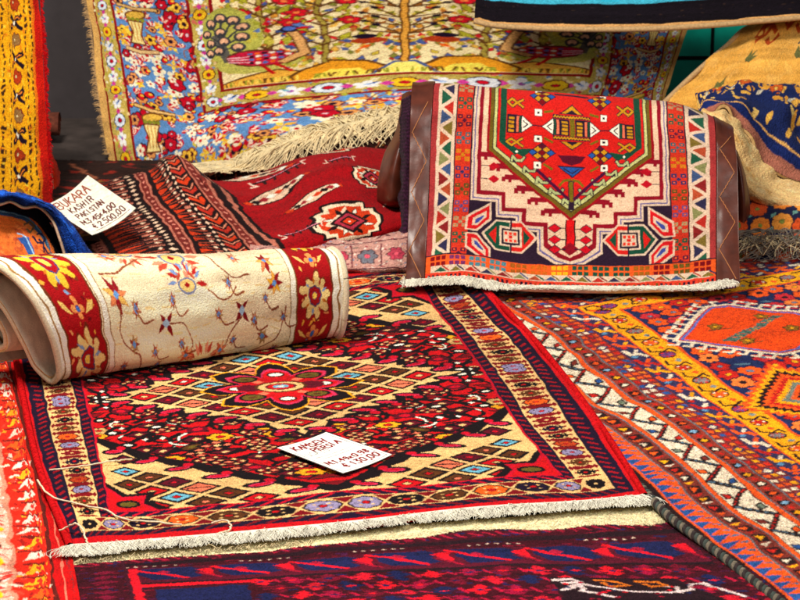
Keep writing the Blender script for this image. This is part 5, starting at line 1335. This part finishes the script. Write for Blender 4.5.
# ================================================================ kilim folded over a pile
kl_root = empty('folded_rug', V(570, 288, 6.05)); tag(kl_root, 'red and navy geometric flatweave with brown leather edges draped over a pile in the middle', 'folded rug')
UK = [-.075, 0, .12, .33, .5, .75, .93, 1, 1.085]
base_y = {0: [281, 279, 276, 283, 288, 287, 284, 283, 282], }
R = []
Rk = [[(405, 283), (425, 281), (458, 278), (520, 288), (570, 290), (643, 289), (695, 287), (716, 284), (741, 283)],
      [(406, 262), (426, 258), (459, 255), (520, 265), (570, 267), (643, 266), (695, 263), (716, 260), (740, 258)],
      [(408, 200), (429, 199), (462, 199), (520, 203), (571, 205), (642, 206), (694, 205), (716, 204), (739, 204)],
      [(409, 140), (431, 139), (464, 140), (521, 143), (572, 146), (642, 149), (692, 151), (716, 154), (737, 158)],
      [(410, 104), (433, 103), (466, 105), (522, 110), (572, 114), (641, 120), (690, 124), (715, 132), (735, 139)],
      [(411, 88), (434, 87), (467, 89), (522, 94), (572, 98), (640, 103), (690, 110), (714, 120), (733, 130)],
      [(412, 84), (436, 84), (468, 86), (522, 91), (572, 95), (640, 100), (688, 107), (712, 117), (729, 127)],
      [(412, 120), (436, 120), (468, 120), (522, 120), (572, 120), (640, 130), (688, 135), (712, 142), (726, 150)],
      [(412, 268), (436, 268), (468, 268), (522, 268), (572, 268), (640, 266), (688, 266), (712, 266), (726, 266)]]
Yk = [5.87, 5.93, 6.03, 6.11, 6.16, 6.22, 6.32, 6.44, 6.47]
vk = np.array([0, 8, 29, 49.5, 61.5, 67.5, 74, 84, 120.]) / 120
f_kl = patch(UK, vk, [[V(px, py, Y) for px, py in r] for r, Y in zip(Rk, Yk)])


def f_kw(u, v):
    P_ = f_kl(u, v); U, W_ = np.meshgrid(u, v); P_[..., 1] -= .004 * np.sin(U * 11 + W_ * 5) * np.clip(1 - W_ * 1.2, 0, 1); return P_


cv = design_kilim()
e = cloth(kl_root, f_kw, cv, 760, 900, .006, 'weave', M_FLAT, pile=.00018, wob=.0012, cells=(14, 12), back=(190, 60, 50), ref=(.05, .5), warp=.10, speck=.13, abrash=.07)
e0 = e('v0', 300, 0, 1)
tubes('end_cord', [e0 + [0, -.003, .0]], .007, M_COTTON, kl_root, ns=6)
e0l = f_kw(np.linspace(-.085, 1.06, 300), np.array([0.]))[0]
fringe(kl_root, e0l + [0, 0, .004], lambda t: (-.25 if t < .5 else .15, -1, -.1), .025, 6000, .0009, M_COTTON, floor=.037, spread=1.1, curl=1.3, clump=13, droop=.15, ns=3)
# leather bindings with zigzag stitching, front and back halves


def leather(u0, u1, v0, v1, nm, zig=True, off=.003, bow=.0):
    uu = np.linspace(u0, u1, 30); vv = np.linspace(v0, v1, 220)
    P_ = f_kl(uu, vv); N = normals(P_); s = np.sign(np.mean(N[:100] * (CAMP - P_[:100]))) or 1
    s = np.sign(np.mean(np.sum(N[:100] * (CAMP - P_[:100]), -1))); N *= s
    Uq = (np.linspace(-1, 1, 30))[None]; Vq = vv[:, None]
    P_ = P_ + N * (off + .0012 * (1 - Uq**2) + .0012 * np.sin(Vq * 19 + Uq * 1.5) + vnoise(220, 30, 22, 3) * .0009)[..., None]
    P2 = P_ - N * .005
    Vv = np.concatenate([P_.reshape(-1, 3), P2.reshape(-1, 3)]); q1 = gridq(220, 30, flip=s < 0); q2 = gridq(220, 30, 6600, flip=s > 0)
    i = np.arange(219) * 30; ed_ = [np.stack([i, i + 30, i + 30 + 6600, i + 6600], 1), np.stack([i + 29, i + 59, i + 59 + 6600, i + 29 + 6600], 1)]
    b = mesh_obj(nm, Vv, np.concatenate([q1, q2] + ed_), M_LEATHER, kl_root)
    if zig:
        L = []; k = 0
        sub = vv < .6
        vpos = np.arange(v0 + .01, min(v1, .58), .085); path = []
        for a in range(len(vpos) - 1):
            for t in np.linspace(0, 1, 14, endpoint=False):
                w_ = vpos[a] + (vpos[a + 1] - vpos[a]) * t; c_ = (.12 + .74 * t) if a % 2 else (.86 - .74 * t)
                j = min(int((w_ - v0) / (v1 - v0) * 219), 219); path.append(P_[j, int(c_ * 29)] + N[j, int(c_ * 29)] * .0008)
        tubes('stitching', [np.array(path)], .0012, M_STITCH, b, ns=4)
    return b


leather(-.072, -.002, .0, .9, 'leather_binding'); leather(1.002, 1.082, .0, .9, 'leather_binding')
# back half of the binding, curling out on both sides
def strap(rows, nm):
    f = patch([0, .5, 1], np.linspace(0, 1, len(rows)), VV(rows)); uu = np.linspace(0, 1, 24); vv = np.linspace(0, 1, 120); P_ = f(uu, vv)
    N = normals(P_); P2 = P_ + [0, .006, 0]; Vv = np.concatenate([P_.reshape(-1, 3), P2.reshape(-1, 3)])
    i = np.arange(119) * 24; o = 120 * 24
    return mesh_obj(nm, Vv, np.concatenate([gridq(120, 24), gridq(120, 24, o, True), np.stack([i, i + 24, i + 24 + o, i + o], 1), np.stack([i + 23, i + 47, i + 47 + o, i + 23 + o], 1)]), M_LEATHER, kl_root)


strap([[(402, 95, 6.40), (408, 92, 6.36), (414, 92, 6.33)], [(396, 130, 6.38), (404, 128, 6.31), (412, 128, 6.30)], [(384, 155, 6.36), (396, 152, 6.27), (408, 156, 6.28)], [(378, 180, 6.33), (390, 181, 6.24), (406, 182, 6.26)], [(377, 200, 6.32), (390, 203, 6.24), (406, 205, 6.26)], [(381, 206, 6.38), (392, 210, 6.34), (406, 212, 6.34)]], 'leather_binding')
strap([[(728, 150, 6.36), (734, 148, 6.36), (738, 152, 6.4)], [(734, 170, 6.34), (740, 168, 6.32), (745, 174, 6.36)], [(736, 200, 6.31), (744, 198, 6.29), (750, 202, 6.33)], [(736, 225, 6.30), (744, 226, 6.28), (749, 226, 6.32)], [(735, 245, 6.28), (743, 246, 6.25), (748, 244, 6.3)]], 'leather_binding')
# dark side of the pile
Rr = [[(401, 100, 6.30), (406, 96, 6.26), (411, 95, 6.24)], [(399, 150, 6.26), (405, 150, 6.2), (410, 150, 6.19)], [(399, 210, 6.2), (404, 210, 6.16), (409, 210, 6.15)], [(400, 270, 6.12), (404, 270, 6.06), (408, 270, 6.04)], [(400, 284, 6.12), (404, 285, 6.06), (408, 285, 6.04)]]
cvd = Cv(10, 60, 8, (34, 14, 26))
for q in range(60): cvd.rect(1, q, 9, q + .4, (70, 30, 60))
cloth(kl_root, patch([0, .5, 1], np.linspace(0, 1, 5), VV(Rr)), cvd, 40, 260, .006, 'side_binding', pile=.0008, back=(40, 10, 20), cells=(20, 2), wob=.003, backname='side_lining')
# the stack it lies on
st_root = empty('rug_stack', V(570, 280, 6.3)); tag(st_root, 'stack of folded dark rugs hidden under the red and navy flatweave', 'rug stack')
for q in range(5):
    z0 = .03 + q * .052; x0, x1 = -.0 + .01 * (q % 3) + .06, .72 - .012 * (q % 2) - .02
    y0 = 6.13 + q * .012; y1 = 6.42
    th = np.linspace(0, np.pi, 12); pr = np.r_[[(y0 + .02 - .02 * math.sin(t_), z0 + .024 - .024 * math.cos(t_)) for t_ in th], [(y1, z0 + .048), (y1, z0)]]
    nx = 30; xs = np.linspace(x0, x1, nx); P_ = np.array([[(x, a + .003 * math.sin(x * 20 + q), b) for x in xs] for a, b in np.r_[pr, pr[:1]]])
    n1 = len(P_); caps = []
    o = mesh_obj('folded_layer', P_, gridq(n1, nx), mat_plain('dark_pile', [(.10, .015, .02), (.02, .02, .05), (.12, .05, .02)][q % 3], .95, 60, .5, .4), st_root)

# ================================================================ hanging rugs
fl_root = empty('hanging_rug', V(390, 150, 7.2)); tag(fl_root, 'large blue and ivory flowered rug with peacocks draped across the back', 'hanging rug')
UF = [0, .085, .26, .31, .5, .69, .74, .915, 1]
RF = [[(122, 225, 7.22), (146, 222, 7.15), (218, 215, 7.12), (236, 205, 7.12), (405, 180, 7.12), (560, 175, 7.16), (586, 175, 7.18), (648, 170, 7.24), (666, 168, 7.26)],
      [(110, 165, 7.20), (134, 160, 7.16), (206, 148, 7.14), (228, 142, 7.14), (405, 122, 7.14), (575, 120, 7.16), (597, 122, 7.20), (652, 112, 7.24), (664, 106, 7.28)],
      [(100, 106, 7.26), (126, 102, 7.24), (206, 112, 7.22), (226, 108, 7.22), (405, 92, 7.22), (584, 96, 7.20), (600, 98, 7.24), (656, 84, 7.28), (670, 80, 7.3)],
      [(97, 86, 7.28), (123, 84, 7.26), (203, 94, 7.24), (224, 91, 7.24), (405, 75, 7.24), (588, 76, 7.20), (606, 78, 7.26), (660, 72, 7.3), (674, 66, 7.32)],
      [(92, 38, 7.32), (116, 37, 7.30), (195, 48, 7.28), (217, 46, 7.28), (405, 34, 7.28), (592, 40, 7.24), (612, 40, 7.3), (666, 44, 7.34), (683, 40, 7.36)],
      [(86, -8, 7.36), (108, -8, 7.34), (188, -4, 7.32), (210, -5, 7.32), (405, -8, 7.3), (598, -5, 7.3), (618, -5, 7.34), (674, 14, 7.38), (691, 12, 7.4)],
      [(80, -60, 7.42), (102, -60, 7.42), (182, -60, 7.4), (203, -60, 7.4), (405, -60, 7.4), (604, -60, 7.4), (624, -60, 7.4), (680, -50, 7.42), (698, -50, 7.44)]]
vf = np.array([0, 10, 21.4, 26.4, 38, 50, 62]) / 62
f0f = patch(UF, vf, VV(RF))


def f_fl(u, v):
    P_ = f0f(u, v); U, W_ = np.meshgrid(u, v); P_[..., 1] += .010 * np.sin(U * 16 + 1.5 * W_) + .006 * np.sin(U * 33 + 3); return P_


cv = design_floral()
e = cloth(fl_root, f_fl, cv, 1000, 560, .007, 'pile', cells=(8, 14), back=(190, 150, 100), warp=.10, speck=.13, wob=.003, rim='tan')
ee = e('u0', 300, .05, 1)
fringe(fl_root, ee, lambda t: (-1, -.2, .05), .014, 500, .0011, M_TAN, 'side_fringe', floor=.01, spread=.5, clump=20, ns=3, lenvar=.5)
tubes('binding', [e('v0', 200)], .005, M_TAN, fl_root)

yl_root = empty('hanging_rug', V(10, 200, 6.7)); tag(yl_root, 'golden yellow rug with red shaggy side hanging at the far left', 'hanging rug')
f_yl = patch([0, .23, .62, .87, 1], [0, .5, 1], VV([[(-60, 262, 6.62), (-6, 262, 6.60), (24, 262, 6.60), (44, 262, 6.62), (52, 262, 6.66)], [(-60, 105, 6.72), (-4, 105, 6.70), (20, 105, 6.70), (38, 105, 6.72), (46, 105, 6.74)], [(-66, -40, 6.85), (-8, -40, 6.82), (14, -40, 6.80), (31, -40, 6.82), (38, -40, 6.84)]]))
e = cloth(yl_root, f_yl, design_border_rug('yellow'), 260, 560, .009, 'pile', back=(190, 60, 30), speck=.17, warp=.35, cells=(8, 6), wob=.003, rim='red')
fringe(yl_root, e('u1', 300), lambda t: (.8, -.5, -.1), .012, 700, .0016, M_REDB, 'side_fringe', spread=.5, clump=18, ns=3, lenvar=.5)

be_root = empty('rolled_rug', V(54, 200, 6.85)); tag(be_root, 'rolled rug end with blue flowers and red edge, peeking out behind the golden rug', 'rolled rug')
f = patch([0, .5, .85, 1], [0, .4, .8, 1], VV([[(36, 225, 6.86), (50, 225, 6.83), (58, 225, 6.86), (62, 225, 6.92)], [(36, 185, 6.86), (50, 185, 6.83), (58, 184, 6.86), (61, 184, 6.92)], [(34, 155, 6.88), (46, 156, 6.85), (53, 158, 6.88), (56, 162, 6.94)], [(34, 146, 6.95), (44, 148, 6.93), (50, 152, 6.95), (53, 156, 6.98)]]))
cloth(be_root, f, design_border_rug('blueedge'), 110, 220, .008, 'pile', back=(150, 40, 20))
# small rust coloured roll end on the floor behind
ro = empty('rolled_rug', V(60, 166, 7.4)); tag(ro, 'small rust coloured rug roll lying against the foot of the charcoal panel', 'rolled rug')
c0 = V(46, 168, 7.40); th = np.linspace(0, 4 * np.pi, 90); rr = np.linspace(.045, .012, 90)
P_ = np.array([[c0 + [x, rr[i] * math.cos(th[i]), rr[i] * math.sin(th[i]) * .9] for i in range(90)] for x in np.linspace(-.12, .045, 12)])
P_[..., 2] -= P_[..., 2].min() - .018
mesh_obj('roll', P_, gridq(12, 90), mat_plain('rust_pile', (.13, .03, .015), .9, 60, .5, .5), ro)

# black and turquoise throw across the top
ct_root = empty('hanging_rug', V(640, 25, 7.05)); tag(ct_root, 'black and turquoise throw with tan piping hanging over the top right', 'hanging rug')
RC = [[(474, 20, 7.0), (500, 25, 6.98), (560, 28, 6.97), (640, 28, 6.97), (700, 25, 6.98), (760, 20, 6.99), (830, 14, 7.0)],
      [(475, 10, 7.02), (500, 13, 7.0), (560, 14, 6.99), (640, 14, 6.99), (700, 12, 7.0), (760, 9, 7.01), (830, 4, 7.02)],
      [(476, -2, 7.04), (500, 1, 7.02), (560, 4, 7.01), (640, 3, 7.01), (700, 0, 7.02), (760, -5, 7.03), (830, -10, 7.04)],
      [(478, -60, 7.1), (500, -60, 7.1), (560, -60, 7.1), (640, -60, 7.1), (700, -60, 7.1), (760, -60, 7.1), (830, -60, 7.1)]]
f_ct = patch(np.linspace(0, 1, 7), [0, .22, .40, 1], VV(RC))
e = cloth(ct_root, f_ct, design_border_rug('cyan'), 420, 160, .010, 'pile', back=(30, 20, 20), cells=(4, 20), wob=.003, warp=.1)
tubes('piping', [e('v0', 200) + [0, -.006, -.002]], .0075, M_TAN, ct_root, ns=8)

# gold chinese rug at right
cg_root = empty('hanging_rug', V(760, 110, 6.9)); tag(cg_root, 'honey gold rug with rust scrolls sloping down behind the pile, upper right', 'hanging rug')
RG = [[(618, 150, 6.75), (680, 150, 6.72), (745, 150, 6.72), (830, 150, 6.74)], [(655, 112, 6.86), (700, 110, 6.82), (755, 106, 6.82), (830, 104, 6.84)], [(690, 78, 6.95), (725, 76, 6.92), (775, 72, 6.92), (840, 70, 6.94)],
      [(722, 50, 7.04), (750, 44, 7.02), (790, 38, 7.02), (845, 34, 7.04)], [(752, 26, 7.14), (774, 18, 7.14), (806, 10, 7.14), (850, 8, 7.15)], [(764, 24, 7.3), (786, 18, 7.3), (815, 12, 7.3), (855, 10, 7.3)]]
e = cloth(cg_root, patch([0, .3, .62, 1], [0, .25, .48, .72, .93, 1], VV(RG)), design_border_rug('chinese'), 420, 420, .012, 'pile', back=(200, 150, 90), cells=(8, 6), wob=.006, pile=.001, rim=(220, 170, 100), ref=(.1, .8))
tubes('binding', [e('u0', 100)], .008, M_TAN, cg_root)

# folded navy and gold rug in front of it
ng_root = empty('folded_rug', V(760, 200, 6.6)); tag(ng_root, 'navy and gold rug folded back over its thick cream underside', 'folded rug')
inn = [(700, 114, 6.60), (712, 110, 6.58), (728, 112, 6.56), (745, 128, 6.54), (758, 152, 6.52), (776, 172, 6.5), (800, 184, 6.5), (840, 196, 6.5)]
out = [(697, 106, 6.68), (708, 100, 6.68), (728, 96, 6.68), (750, 98, 6.68), (775, 104, 6.68), (800, 120, 6.68), (830, 150, 6.68), (860, 170, 6.68)]
top_ = [(698, 104, 6.8), (710, 98, 6.82), (732, 93, 6.84), (758, 92, 6.86), (785, 94, 6.88), (812, 98, 6.9), (840, 104, 6.9), (870, 110, 6.9)]
bk2 = [(x + 4, y + 24, Y + .12) for x, y, Y in top_]
kk = np.linspace(0, 1, 8)
cloth(ng_root, patch(kk, [0, .4, .85, 1], VV([inn, out, top_, bk2])), design_border_rug('goldnavy'), 460, 220, .010, 'pile', back=(220, 180, 120), cells=(5, 8), wob=.010, pile=.001, ref=(.05, .7))
inn2 = [(x, y, Y - .004) for x, y, Y in inn]
m1 = [(699, 116, 6.56), (710, 113, 6.53), (722, 118, 6.50), (735, 138, 6.46), (745, 162, 6.43), (758, 184, 6.41), (785, 196, 6.40), (840, 208, 6.4)]
m2 = [(700, 120, 6.56), (706, 119, 6.54), (714, 128, 6.52), (724, 150, 6.48), (735, 175, 6.44), (752, 198, 6.41), (785, 213, 6.40), (840, 226, 6.4)]
m3 = [(704, 124, 6.64), (708, 124, 6.64), (716, 134, 6.62), (725, 158, 6.58), (737, 182, 6.54), (755, 206, 6.5), (785, 219, 6.5), (840, 232, 6.5)]
cloth(ng_root, patch(kk, [0, .35, .75, 1], VV([inn2, m1, m2, m3])), design_border_rug('creamback'), 380, 120, .008, 'underside', back=(200, 160, 100), cells=(5, 16), wob=.005, pile=.0008, ref=(0, .9), backname='underside_lining')

# navy rug with orange flowers under it
nf_root = empty('rug', V(780, 240, 6.4)); tag(nf_root, 'navy rug with orange daisies and a tangled grey fringe, right edge below the folded rug', 'rug')
RN = [[(728, 262, 6.18), (760, 262, 6.18), (800, 262, 6.18), (850, 262, 6.18)], [(728, 232, 6.24), (760, 230, 6.24), (800, 230, 6.24), (850, 230, 6.24)], [(728, 195, 6.46), (760, 195, 6.46), (800, 195, 6.46), (850, 195, 6.46)], [(728, 150, 6.68), (760, 150, 6.68), (800, 150, 6.68), (850, 150, 6.68)]]
f_nf = patch([0, .28, .6, 1], [0, .25, .65, 1], VV(RN))
e = cloth(nf_root, f_nf, design_border_rug('navyflower'), 260, 240, .009, 'pile', back=(40, 30, 50), cells=(6, 6), wob=.004, pile=.001)
ed = f_nf(np.linspace(0, 1, 120), np.array([.12]))[0]
for (off, L_, nn) in (([0, -.01, .02], .09, 170), ([0, -.01, .045], .07, 110)):
    fringe(nf_root, ed + off, lambda t: (-.5 + rng.normal() * .6, -.5, -.35), L_, nn, .0016, M_GREYF, spread=.8, curl=1.2, clump=6, seg=8, floor=.02, ns=3)
fringe(nf_root, ed + [0, -.012, .03], lambda t: (-.4 + rng.normal() * .7, -.5, -.3), .08, 60, .0015, M_CREAMF, 'fringe_tuft', spread=.8, curl=1.2, clump=6, seg=8, floor=.02, ns=3)
